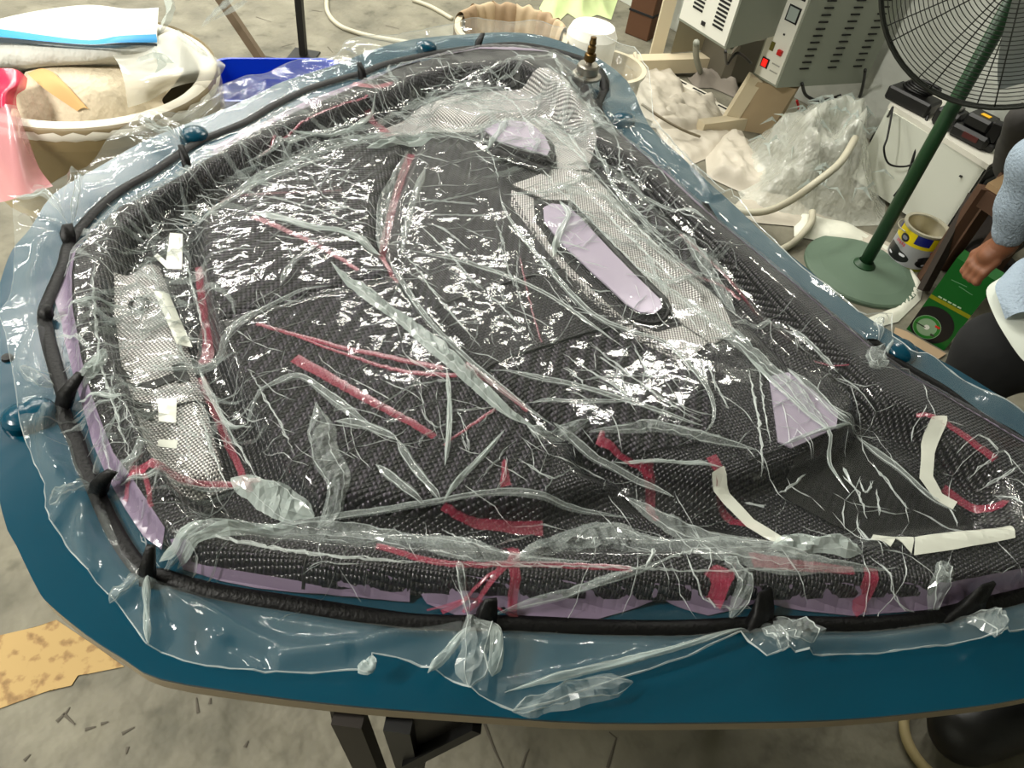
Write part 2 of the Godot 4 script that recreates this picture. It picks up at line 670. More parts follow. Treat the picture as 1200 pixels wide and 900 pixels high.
func mould_and_layup() -> void:
	OUT = spline(plan("-696 -571, -756 -674, -808 -797, -834 -871, -839 -930, -856 -1033, -828 -1133, -795 -1241, -753 -1322, -704 -1408, -663 -1496, -629 -1578, -551 -1692, -491 -1802, -439 -1876, -375 -1937, -252 -2019, -165 -2064, -72 -2075, 50 -2018, 157 -1888, 212 -1674, 290 -1546, 343 -1462, 393 -1388, 455 -1289, 528 -1198, 563 -1143, 616 -1086, 656 -1055, 715 -1010, 758 -980, 841 -909, 931 -816, 985 -681, 940 -567, 815 -470, 664 -409, 552 -376, 446 -349, 346 -329, 154 -296, 25 -282, -101 -270, -210 -264, -312 -263, -359 -277, -409 -295, -463 -320, -486 -336, -534 -379, -575 -418"), true, 3)
	CARB = plan("-718 -848, -692 -795, -653 -726, -601 -650, -563 -596, -523 -551, -483 -503, -448 -473, -420 -449, -394 -430, -378 -418, -362 -405, -337 -394, -295 -389, -254 -388, -199 -388, -135 -395, -77 -404, 23 -414, 146 -436, 219 -450, 315 -467, 448 -493, 577 -518, 715 -569, 852 -649, 840 -741, 797 -801, 743 -841, 684 -879, 611 -927, 571 -979, 528 -1029, 463 -1111, 376 -1218, 314 -1304, 246 -1404, 132 -1550, 89 -1635, 62 -1757, 40 -1844, -35 -1905, -144 -1891, -227 -1857, -301 -1786, -385 -1689, -441 -1590, -479 -1516, -537 -1403, -589 -1298, -639 -1166, -656 -1112, -683 -1036, -712 -987, -723 -909")
	TAPE = spline(plan("-759 -910, -740 -857, -724 -796, -710 -749, -684 -708, -659 -675, -626 -634, -598 -600, -591 -581, -571 -557, -543 -530, -519 -500, -498 -480, -463 -443, -430 -411, -401 -387, -376 -371, -359 -372, -332 -368, -286 -365, -227 -366, -168 -367, -118 -368, -69 -370, -30 -375, 9 -382, 48 -389, 98 -396, 169 -406, 252 -421, 337 -441, 391 -452, 468 -465, 537 -482, 597 -503, 648 -525, 714 -552, 861 -628, 887 -718, 813 -832, 757 -873, 714 -920, 678 -947, 634 -977, 588 -1009, 538 -1068, 498 -1115, 442 -1179, 397 -1235, 351 -1296, 283 -1373, 221 -1464, 173 -1540, 121 -1621, 94 -1661, 90 -1739, 103 -1837, 87 -1906, 53 -1955, -17 -1980, -64 -1988, -132 -1986, -197 -1953, -243 -1917, -267 -1902, -334 -1847, -388 -1794, -438 -1738, -474 -1676, -511 -1629, -567 -1550, -611 -1454, -637 -1375, -668 -1317, -693 -1273, -708 -1227, -728 -1144, -755 -1068, -764 -996"), true, 4)
	FILM = plan("-895 -982, -812 -859, -794 -820, -758 -747, -753 -715, -747 -707, -722 -680, -660 -597, -614 -534, -560 -476, -533 -451, -516 -422, -498 -404, -459 -373, -415 -344, -398 -335, -353 -304, -327 -283, -275 -276, -215 -279, -156 -288, -96 -300, -98 -317, -57 -316, -17 -309, 23 -295, 61 -287, 97 -301, 152 -331, 251 -380, 314 -417, 342 -393, 367 -404, 398 -405, 495 -429, 571 -451, 631 -472, 693 -494, 881 -592, 916 -755, 826 -870, 770 -914, 711 -959, 659 -988, 637 -1021, 655 -1090, 600 -1066, 586 -1071, 534 -1140, 478 -1208, 428 -1287, 396 -1385, 342 -1455, 270 -1555, 220 -1665, 205 -1928, 170 -2063, 68 -2113, -75 -2110, -169 -2093, -260 -2064, -377 -1948, -483 -1831, -543 -1775, -544 -1705, -623 -1663, -682 -1548, -734 -1436, -762 -1344, -823 -1293, -830 -1185, -830 -1107, -858 -1015")
	relief = blank()
	var ring := CARB
	raise(ring, 0.036, 1, 2)
	# the recess between the raised rim and the middle
	var recess := plan("-634 -808, -596 -719, -530 -631, -463 -554, -394 -486, -333 -442, -269 -437, -168 -444, -68 -457, 34 -474, 139 -495, 302 -530, 476 -572, 704 -641, 719 -725, 649 -790, 569 -841, 493 -959, 418 -1062, 318 -1187, 222 -1334, 131 -1439, 74 -1474, 51 -1542, -38 -1676, -125 -1724, -206 -1710, -312 -1631, -397 -1497, -467 -1356, -529 -1232, -589 -1133, -642 -1039, -666 -934")
	raise(recess, -0.05, 2, 2)
	# the middle, its front ledge with the lamp openings, and the rear vents
	var dome := plan("-577 -999, -530 -1144, -455 -1263, -363 -1364, -268 -1420, -166 -1464, -28 -1573, 75 -1456, 169 -1350, 254 -1224, 344 -1103, 410 -992, 486 -917, 540 -834, 512 -759, 411 -681, 322 -632, 203 -614, 135 -585, 70 -545, -15 -519, -130 -498, -213 -486, -284 -537, -361 -623, -437 -723, -519 -861")
	raise(dome, 0.036, 2, 2)
	raise(dome, 0.018, 26, 2)
	raise(plan("-641 -830, -615 -905, -532 -798, -444 -671, -370 -562, -342 -512, -396 -480, -480 -566, -561 -677"), 0.022, 2, 2)
	raise(plan("-327 -1523, -206 -1722, -27 -1817, 52 -1581, -29 -1613, -170 -1501"), 0.03, 3, 2)
	# grooves of the Y, steps and vents
	for g in [["-282 -1367, -283 -1249, -283 -1128, -259 -992", -0.022, 0.03], ["-259 -992, -170 -880, -54 -754, 56 -671", -0.010, 0.02], ["56 -671, 130 -634, 248 -634", -0.012, 0.03], ["-437 -765, -347 -832, -223 -918", -0.008, 0.012],
			["95 -1375, 218 -1184, 350 -1020, 448 -878", -0.02, 0.03], ["46 -1325, 153 -1179, 290 -1004", 0.008, 0.012], ["-637 -794, -548 -650, -445 -521, -379 -457", 0.012, 0.014], ["-637 -1022, -601 -1119, -538 -1253", -0.035, 0.03], ["-525 -1291, -473 -1373, -410 -1488", -0.03, 0.025], ["-337 -1608, -263 -1691, -149 -1756", -0.03, 0.025], ["123 -626, 229 -605, 323 -604", -0.03, 0.04], ["-546 -908, -464 -761, -393 -654, -278 -524", -0.012, 0.02]]:
		stamp(relief, plan(g[0]), g[1], g[2])
	var v1 := plan("-13 -1180, 4 -1208, 44 -1215, 88 -1160, 162 -1057, 226 -976, 231 -947, 214 -919, 183 -913, 155 -927, 98 -991, 32 -1070, -4 -1132")
	raise(v1, 0.006, 1, 1)
	raise(plan("-159 -1408, -120 -1490, -58 -1505, -11 -1446, 6 -1374, -4 -1330, -115 -1353"), 0.012, 1, 1)
	var f := FastNoiseLite.new()
	f.frequency = 3.0
	f.seed = 5
	for j in NZ:
		for i in NX:
			relief[j * NX + i] += 0.0035 * f.get_noise_2d(i * STEP, j * STEP) * clampf(relief[j * NX + i] * 50.0, 0, 1)

	# -------- the mould
	var o := thing("mould", "large teal composite mould with a wide flat flange, standing across the middle of the workshop", "mould")
	var low := relief.duplicate()
	for k in low.size(): low[k] = minf(0.0, low[k] - 0.004) if low[k] < 0.0 else 0.0
	put("flange", sheet(OUT, low, 0.0, 0.0, 0.012, 0.005), M.teal, o)
	var e := tool()
	var r := resample(OUT + PackedVector2Array([OUT[0]]), 0.02)
	for i in r.size() - 1:
		var a := Vector3(r[i].x, FL - 0.005, r[i].y)
		var b := Vector3(r[i + 1].x, FL - 0.005, r[i + 1].y)
		quad(e, a, b, b - Vector3(0, 0.02, 0), a - Vector3(0, 0.02, 0))
	put("edge_board", done(e), M.board, o)
	# its tray-like back, out of sight below
	var under := tool()
	var ins: PackedVector2Array = Geometry2D.offset_polygon(OUT, -0.05)[0]
	for t in Geometry2D.triangulate_polygon(ins): under.add_vertex(Vector3(ins[t].x, FL - 0.11, ins[t].y))
	for i in ins.size():
		var p := ins[i]
		var q := ins[(i + 1) % ins.size()]
		quad(under, Vector3(p.x, FL - 0.006, p.y), Vector3(q.x, FL - 0.006, q.y), Vector3(q.x, FL - 0.11, q.y), Vector3(p.x, FL - 0.11, p.y))
	put("underside", done(under), M.board, o)
	for p in [[Vector3(-0.626, 0.740, -0.551), 0.026], [Vector3(-0.615, 0.740, -0.562), 0.026], [Vector3(0.654, 0.740, -1.001), 0.028], [Vector3(0.151, 0.740, -1.665), 0.028], [Vector3(-0.710, 0.740, -1.284), 0.028], [Vector3(-0.362, 0.740, -1.866), 0.028]]:
		var rr: float = p[1]
		var pr := [Vector2(rr, 0), Vector2(rr * 0.98, rr * 0.3)]
		for k in range(1, 8):
			var a := k / 7.0 * PI / 2
			pr.append(Vector2(maxf(0.0005, rr * 0.98 * cos(a)), rr * (0.3 + 0.5 * sin(a))))
		put("locating_dome", lathe(pr, 20), M.teal, o).position = p[0]
	put("dowel_hole", lathe([Vector2(0.008, 0), Vector2(0.007, 0.004), Vector2(0.0005, 0.005)], 12), M.rubber, o).position = Vector3(-0.708, 0.740, -0.650)

	# -------- the lay-up
	var c := thing("carbon_bonnet", "black woven carbon fibre car bonnet laid up in the teal mould under clear film", "car part")
	put("base_ply", sheet(CARB, relief, 0.0, 0.6, 0.005, 0.03), M.plain, c)
	# release film showing between the weave and the tape
	for s in ["-719 -787, -728 -843, -732 -871, -737 -916, -728 -956, -721 -885, -689 -806, -650 -736, -588 -644, -556 -602, -514 -551, -472 -503, -439 -477, -403 -446, -369 -417, -374 -404, -403 -418, -441 -450, -482 -488, -525 -534, -564 -585, -607 -639, -652 -698, -679 -738",
			"-360 -407, -333 -404, -260 -400, -203 -396, -78 -413, -74 -393, -133 -387, -198 -381, -251 -378, -292 -379, -340 -385",
			"-79 -415, 22 -423, 147 -444, 319 -475, 476 -506, 584 -527, 724 -580, 717 -561, 587 -508, 470 -477, 405 -472, 351 -471, 284 -443, 221 -449, 148 -413, 68 -396, 36 -407, -12 -386, -54 -395",
			"117 -1587, 173 -1521, 283 -1363, 333 -1297, 366 -1265, 448 -1162, 523 -1074, 574 -1009, 629 -955, 710 -903, 806 -813, 796 -786, 685 -864, 614 -919, 566 -973, 516 -1030, 437 -1133, 362 -1219, 298 -1299, 230 -1398, 134 -1538",
			"-663 -1263, -615 -1364, -552 -1505, -458 -1654, -345 -1796, -233 -1895, -62 -1966, -54 -1885, -223 -1836, -334 -1742, -441 -1590, -525 -1420, -589 -1295, -635 -1194"]:
		put("release_film", sheet(plan(s), relief, 0.0025, 0.0, 0.008, 0.001), M.lilac, c)
	# plies of cloth, each with its own edge; the palest have reflected light painted in
	for s in [
			["-558 -990, -522 -1128, -448 -1242, -354 -1332, -287 -1338, -287 -1208, -284 -1106, -260 -984, -226 -919, -290 -867, -346 -831, -435 -761, -482 -831, -527 -907", M.twill, 0.35],
			["-426 -750, -341 -818, -286 -853, -220 -906, -111 -786, 2 -714, 61 -660, 72 -555, 25 -530, -58 -508, -130 -496, -201 -485, -273 -542, -360 -657", M.twill, 0.55],
			["-266 -1342, -192 -1396, -116 -1360, -79 -1245, 18 -1065, 52 -1021, -66 -935, -151 -854, -198 -932, -238 -991, -261 -1114, -266 -1230", M.fine, 0.8],
			["-150 -850, -65 -928, 55 -1017, 117 -947, 172 -906, 105 -868, -51 -750, -99 -793", M.plain, 0.75],
			["-48 -747, 105 -863, 179 -904, 227 -880, 277 -834, 298 -744, 272 -685, 200 -655, 129 -630, 70 -663, 2 -714", M.twill, 0.7],
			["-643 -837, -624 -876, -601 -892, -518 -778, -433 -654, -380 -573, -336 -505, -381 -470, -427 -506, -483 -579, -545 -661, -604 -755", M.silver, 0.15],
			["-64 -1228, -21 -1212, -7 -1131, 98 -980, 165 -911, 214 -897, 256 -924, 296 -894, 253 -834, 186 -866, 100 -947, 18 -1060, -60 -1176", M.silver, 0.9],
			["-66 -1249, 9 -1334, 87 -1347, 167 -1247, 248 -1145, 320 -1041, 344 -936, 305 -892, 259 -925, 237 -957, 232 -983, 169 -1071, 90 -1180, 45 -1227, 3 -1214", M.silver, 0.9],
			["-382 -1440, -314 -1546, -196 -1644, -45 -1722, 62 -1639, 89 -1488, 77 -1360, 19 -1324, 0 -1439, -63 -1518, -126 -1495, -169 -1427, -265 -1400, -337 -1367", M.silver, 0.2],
			["310 -887, 352 -872, 394 -841, 396 -705, 344 -670, 311 -717", M.plain, 0.5],
			["94 -1444, 151 -1377, 254 -1232, 345 -1108, 319 -1071, 236 -1163, 125 -1352", M.fine, 0.9],
			["349 -1155, 418 -1062, 487 -974, 534 -918, 508 -892, 441 -956, 378 -1039, 331 -1119", M.plain, 0.9],
			["344 -952, 407 -968, 475 -904, 515 -819, 489 -787, 438 -837, 389 -872", M.plain, 0.3],
			["416 -697, 489 -762, 553 -794, 607 -748, 676 -686, 709 -640, 592 -603, 545 -599, 469 -621, 403 -650", M.gloss, 0.3],
			["-333 -408, -269 -406, -201 -408, -199 -385, -251 -384, -297 -386, -331 -391", M.plain, 0.1], ["-198 -408, -81 -424, 39 -442, 43 -415, -76 -400, -195 -384", M.plain, 0.05], ["42 -443, 206 -472, 358 -500, 579 -548, 570 -515, 311 -463, 46 -415", M.plain, 0.0]]:
		put("carbon_ply", sheet(plan(s[0]), relief, 0.0035, s[2], 0.005, 0.0035), s[1], c)
	# pale plates let into the vents
	for s in ["1 -1173, 14 -1191, 44 -1195, 90 -1139, 163 -1038, 217 -970, 221 -949, 208 -931, 183 -928, 160 -943, 100 -1011, 39 -1082, 6 -1135", "-149 -1419, -114 -1476, -60 -1488, -21 -1435, -6 -1384, -10 -1355, -109 -1376", "390 -840, 423 -859, 459 -831, 492 -792, 484 -762, 409 -706, 390 -713"]:
		put("vent_plate", sheet(plan(s), relief, 0.0065, 0.0, 0.006, 0.003), M.plate, c)
	for s in ["-1 -1133, 32 -1070, 101 -983, 158 -921, 186 -910, 217 -918, 233 -948, 227 -977, 162 -1062, 88 -1166, 46 -1218", "-120 -1362, -62 -1351, -3 -1337, 6 -1374"]:
		var st := tool()
		band(st, draped(spline(plan(s)), relief, 0.004, 0.006), 0.008, 0.008, 0.005)
		put("vent_seal", done(st), M.rubber, c)
	var bd := tool()
	band(bd, draped(plan("-115 -1353, -57 -1336, 2 -1319"), relief, 0.004, 0.006), 0.026, 0.03, 0.006)
	put("vent_lip", done(bd), M.rubber, c)
	# openings for lamps and bolts on the front ledge
	for p in [[Vector3(-0.581, 0.765, -0.787), 0.013], [Vector3(-0.630, 0.765, -0.860), 0.011], [Vector3(-0.335, 0.765, -0.461), 0.016]]:
		var q: Vector3 = p[0]
		var st := tool()
		var cr := []
		for k in 25: cr.append(Vector3(cos(TAU * k / 24), 0, sin(TAU * k / 24)) * p[1])
		tube(st, cr, 0.003, 6)
		var m := put("bolt_boss", done(st), M.rubber, c)
		m.position = Vector3(q.x, FL + at(relief, q.x, q.z) + 0.004, q.z)
	for s in ["-505 -635, -473 -659, -464 -650, -495 -624", "-493 -596, -478 -606, -461 -578, -476 -570", "-540 -643, -526 -653, -518 -642, -530 -631", "-480 -675, -467 -685, -445 -656, -460 -646", "-343 -1619, -329 -1634, -323 -1618, -338 -1604", "-127 -1709, -109 -1725, -105 -1708, -123 -1692"]:
		put("opening", sheet(plan(s), relief, 0.006, 0.0, 0.006, 0.002), M.rubber, c)
	# seams and slits between plies
	for s in [["-434 -758, -394 -782, -343 -823, -287 -859, -222 -914", 0.012], ["-151 -852, -109 -891, -66 -933", 0.006], ["-51 -748, 17 -803, 105 -868, 179 -908", 0.004], ["-197 -383, -197 -407", 0.004], ["43 -408, 40 -436", 0.003], ["-484 -577, -444 -608, -411 -628", 0.006], ["-517 -626, -490 -645, -465 -668", 0.007]]:
		var st := tool()
		band(st, draped(plan(s[0]), relief, 0.0042, 0.006), s[1], s[1] * 0.6, 0.001)
		put("seam", done(st), M.rubber, c)
	# pink strips of perforated film caught in the lay-up
	for s in [
			["-386 -761, -319 -750, -253 -741, -190 -738, -101 -733", 5, 8], ["-318 -747, -250 -731, -159 -715, -81 -724", 3, 7], ["-311 -707, -233 -672, -166 -643, -89 -610", 14, 8], ["-73 -749, -39 -734, 2 -710, 29 -688", 10, 5], ["-485 -1010, -409 -982, -343 -953, -275 -915", 9, 6],
			["-281 -1331, -279 -1233, -269 -1132, -263 -1046, -255 -974", 12, 10], ["-255 -974, -226 -929, -208 -901", 6, 4], ["-536 -901, -498 -824, -463 -754, -447 -703", 12, 14], ["-438 -670, -364 -576, -305 -505", 10, 6], ["-365 -1129, -420 -1106, -476 -1088, -529 -1068", 2, 3],
			["129 -661, 165 -648, 213 -630", 22, 6], ["201 -643, 218 -610, 223 -570", 16, 6], ["288 -662, 310 -630, 342 -601, 364 -585", 14, 8], ["7 -593, 15 -553", 3, 12], ["30 -489, 37 -454, 47 -401, 49 -389", 12, 7],
			["36 -448, 2 -403, -11 -390", 8, 3], ["-124 -434, -42 -428, 57 -445, 179 -464", 6, 6], ["328 -506, 393 -510, 458 -515", 16, 8], ["278 -458, 296 -487", 30, 18], ["481 -523, 478 -496, 477 -480", 14, 14],
			["-437 -477, -396 -491, -339 -509, -302 -526", 12, 6], ["-443 -457, -425 -480, -392 -436", 5, 4], ["-464 -1538, -408 -1543, -378 -1576", 14, 10], ["-414 -1491, -360 -1440, -314 -1382", 12, 16], ["-595 -1078, -570 -1129, -532 -1178", 6, 3], ["-482 -1247, -438 -1320, -408 -1348", 6, 4],
			["263 -1189, 351 -1074, 444 -976, 532 -908", 5, 3], ["619 -818, 655 -805, 715 -748", 6, 14], ["656 -719, 685 -695, 717 -680", 14, 12], ["-558 -1227, -513 -1339, -456 -1443, -418 -1506", 4, 5], ["-75 -599, -52 -630, -18 -673", 2, 4], ["-23 -1022, 2 -925, 34 -821", 2, 2], ["262 -1111, 329 -1067, 364 -1030", 5, 5],
			["63 -391, 2 -406, -53 -385", 3, 2], ["-34 -386, 18 -428", 5, 3], ["-59 -518, -15 -514, 71 -527", 16, 20]]:
		var st := tool()
		band(st, draped(spline(plan(s[0])), relief, 0.007, 0.008, 0.001), s[1] * 0.0013, s[2] * 0.0013, 0.0003)
		put("pink_strip", done(st), M.pink, c)

# ---------------------------------------------------------------- the vacuum bag, its sealant tape and what is on it
func bag_film() -> void:
	# tape: a closed bead of black putty, in lengths between the pleats, with the pleat ears standing up
	var inside := filled(TAPE)
	var t := thing("sealant_tape", "glossy black sealant tape with upright ears, sealing the clear bag to the teal flange", "tape")
	var loop := resample(TAPE + PackedVector2Array([TAPE[0]]), 0.006)
	var cuts := 24
	for c in cuts:
		var a := c * (loop.size() - 1) / cuts
		var b := (c + 1) * (loop.size() - 1) / cuts
		var pts := []
		for k in range(a, b + 1):
			var q := loop[k]
			pts.append(Vector3(q.x, FL + 0.004 + maxf(0.0, at(relief, q.x, q.y)), q.y))
		var st := tool()
		band(st, pts, 0.0195, 0.0195, 0.0045)
		put("bead", done(st), M.tape, t)
	for e in [
			["", Vector3(-0.765, 0.740, -0.903), Vector3(-0.752, 0.740, -0.912), Vector3(-0.766, 0.765, -0.928), 0.022], ["", Vector3(-0.706, 0.745, -0.733), Vector3(-0.690, 0.745, -0.737), Vector3(-0.698, 0.760, -0.746), 0.016], ["", Vector3(-0.599, 0.745, -0.583), Vector3(-0.580, 0.745, -0.581), Vector3(-0.565, 0.790, -0.606), 0.02],
			["", Vector3(-0.491, 0.745, -0.465), Vector3(-0.470, 0.745, -0.462), Vector3(-0.453, 0.790, -0.468), 0.02], ["", Vector3(-0.377, 0.745, -0.361), Vector3(-0.362, 0.745, -0.361), Vector3(-0.366, 0.790, -0.383), 0.014], ["", Vector3(0.005, 0.745, -0.379), Vector3(0.028, 0.745, -0.387), Vector3(0.019, 0.780, -0.395), 0.02],
			["", Vector3(0.329, 0.745, -0.432), Vector3(0.361, 0.745, -0.455), Vector3(0.346, 0.775, -0.471), 0.026], ["", Vector3(0.586, 0.745, -0.492), Vector3(0.644, 0.745, -0.519), Vector3(0.643, 0.775, -0.537), 0.026], ["", Vector3(0.576, 0.745, -0.989), Vector3(0.631, 0.745, -1.003), Vector3(0.597, 0.755, -1.006), 0.02],
			["", Vector3(0.321, 0.745, -1.283), Vector3(0.358, 0.745, -1.271), Vector3(0.315, 0.780, -1.307), 0.018], ["", Vector3(0.087, 0.745, -1.619), Vector3(0.114, 0.745, -1.629), Vector3(0.078, 0.770, -1.693), 0.018], ["", Vector3(0.091, 0.745, -1.788), Vector3(0.108, 0.745, -1.813), Vector3(0.083, 0.770, -1.865), 0.014],
			["", Vector3(-0.244, 0.745, -1.893), Vector3(-0.231, 0.745, -1.899), Vector3(-0.229, 0.775, -1.939), 0.014], ["", Vector3(-0.475, 0.745, -1.641), Vector3(-0.456, 0.745, -1.648), Vector3(-0.477, 0.775, -1.659), 0.016], ["", Vector3(-0.681, 0.745, -1.167), Vector3(-0.669, 0.745, -1.177), Vector3(-0.693, 0.775, -1.198), 0.014]]:
		var st := tool()
		var a: Vector3 = e[1]
		var b: Vector3 = e[2]
		var top: Vector3 = e[3]
		var s: Vector3 = (b - a).normalized() * float(e[4]) * 0.35
		var d: Vector3 = Vector3(-(b - a).z, 0, (b - a).x).normalized() * 0.006
		var m := (a + b) * 0.5 + Vector3(0, 0.012, 0)
		m = m.lerp(top, 0.35)
		var pr := []
		for l in [[a - d, b - d, b + d, a + d], [m - s * 1.5 - d, m + s * 1.5 - d, m + s * 1.5 + d, m - s * 1.5 + d], [top - s - d * 0.4, top + s - d * 0.4, top + s + d * 0.4, top - s + d * 0.4]]: pr.append(l)
		for k in 2:
			for i in 4: quad(st, pr[k][i], pr[k][(i + 1) % 4], pr[k + 1][(i + 1) % 4], pr[k + 1][i])
		quad(st, pr[2][0], pr[2][1], pr[2][2], pr[2][3])
		put("pleat_ear", done(st), M.tape, t)

	# the film's own height: it lies on the lay-up, bridges the hollows, and is loose outside the tape
	var soft := blur(relief, 7, 2)
	bag = blank()
	var loose := FastNoiseLite.new()
	loose.frequency = 5.0
	loose.seed = 21
	loose.fractal_octaves = 2
	var small := FastNoiseLite.new()
	small.frequency = 28.0
	small.seed = 22
	small.noise_type = FastNoiseLite.TYPE_CELLULAR
	small.cellular_return_type = FastNoiseLite.RETURN_DISTANCE2_SUB
	var edge := blur(inside, 4, 2)
	for j in NZ:
		for i in NX:
			var k := j * NX + i
			var x := i * STEP
			var z := j * STEP
			var base := maxf(maxf(relief[k], soft[k] - 0.002), 0.0)
			var out := 1.0 - edge[k]
			bag[k] = base + 0.0085 + out * (0.012 + 0.016 * loose.get_noise_2d(x, z)) * 0.9 + edge[k] * (0.0007 * small.get_noise_2d(x, z) + 0.002 * loose.get_noise_2d(x * 2.0, z * 2.0))
	for k in bag.size():   # pinched down at the tape
		var e := edge[k] * (1.0 - edge[k]) * 4.0
		bag[k] = lerpf(bag[k], 0.0025 + maxf(0.0, relief[k]), clampf(e * e * 1.6, 0.0, 1.0))
	# broad soft pleats in the film itself
	for s in [
			["-693 -707, -675 -648, -657 -609", 0.012, 0.012], ["-689 -706, -667 -659, -638 -621", 0.010, 0.01], ["-599 -573, -578 -527, -547 -484, -525 -473", 0.014, 0.014], ["-590 -578, -544 -523, -507 -479", 0.006, 0.008], ["-771 -860, -748 -801, -720 -747", 0.012, 0.014], ["-792 -975, -811 -1037, -830 -1068", 0.02, 0.014], ["-790 -956, -830 -990, -867 -1011", 0.016, 0.014], ["-781 -923, -817 -923, -842 -930", 0.012, 0.012],
			["-489 -461, -497 -428, -493 -402", 0.014, 0.014], ["-482 -456, -455 -389, -427 -350", 0.012, 0.016], ["-459 -436, -414 -386, -388 -371", 0.008, 0.012], ["-369 -351, -378 -334, -391 -324", 0.018, 0.012], ["-358 -353, -341 -315, -324 -282", 0.02, 0.012], ["-353 -354, -312 -326, -258 -303", 0.012, 0.014], ["-327 -348, -247 -318, -196 -307, -133 -316", 0.012, 0.02], ["-266 -295, -235 -286, -214 -281", 0.01, 0.016], ["-191 -294, -132 -314, -73 -344, -10 -371", 0.012, 0.016],
			["10 -369, -12 -330, -35 -303", 0.016, 0.012], ["24 -374, 28 -333, 29 -300", 0.016, 0.014], ["10 -369, 5 -329, 13 -297", 0.014, 0.012], ["49 -306, 131 -336, 208 -372, 322 -424", 0.016, 0.012], ["355 -437, 379 -426, 390 -407", 0.018, 0.012], ["341 -429, 357 -411, 366 -400", 0.014, 0.01], ["383 -416, 481 -442, 573 -474", 0.01, 0.016], ["611 -492, 630 -482, 644 -476", 0.016, 0.012],
			["335 -1370, 373 -1398, 389 -1416", 0.014, 0.01], ["332 -1379, 321 -1449, 286 -1508", 0.014, 0.014], ["130 -1625, 229 -1604, 285 -1490", 0.014, 0.014], ["130 -1983, 166 -1845, 179 -1689", 0.012, 0.012], ["607 -1009, 623 -1047, 636 -1071", 0.012, 0.01], ["681 -975, 741 -929, 818 -862", 0.01, 0.014], ["-718 -1236, -760 -1272, -789 -1279", 0.014, 0.01], ["-495 -1716, -530 -1731, -537 -1718", 0.014, 0.008], ["-712 -1343, -637 -1531, -522 -1666", 0.006, 0.012]]:
		stamp(bag, plan(s[0]), s[1], s[2])

	var v := thing("vacuum_bag", "crumpled clear plastic vacuum bag sealed over the whole carbon lay-up", "plastic film")
	put("film", sheet(TAPE, bag, 0.0, 0.0, 0.005, 0.0), M.film, v)
	put("loose_edge", sheet(FILM, bag, 0.0, 0.0, 0.005, 0.0, TAPE), M.loose, v)
	var hem := tool(true)
	ridge(hem, draped(FILM + PackedVector2Array([FILM[0]]), bag, 0.0005, 0.012, 0.0006), 0.0022, 0.0016, 0.0, 0.4)
	put("hem", done(hem), M.crease, v)
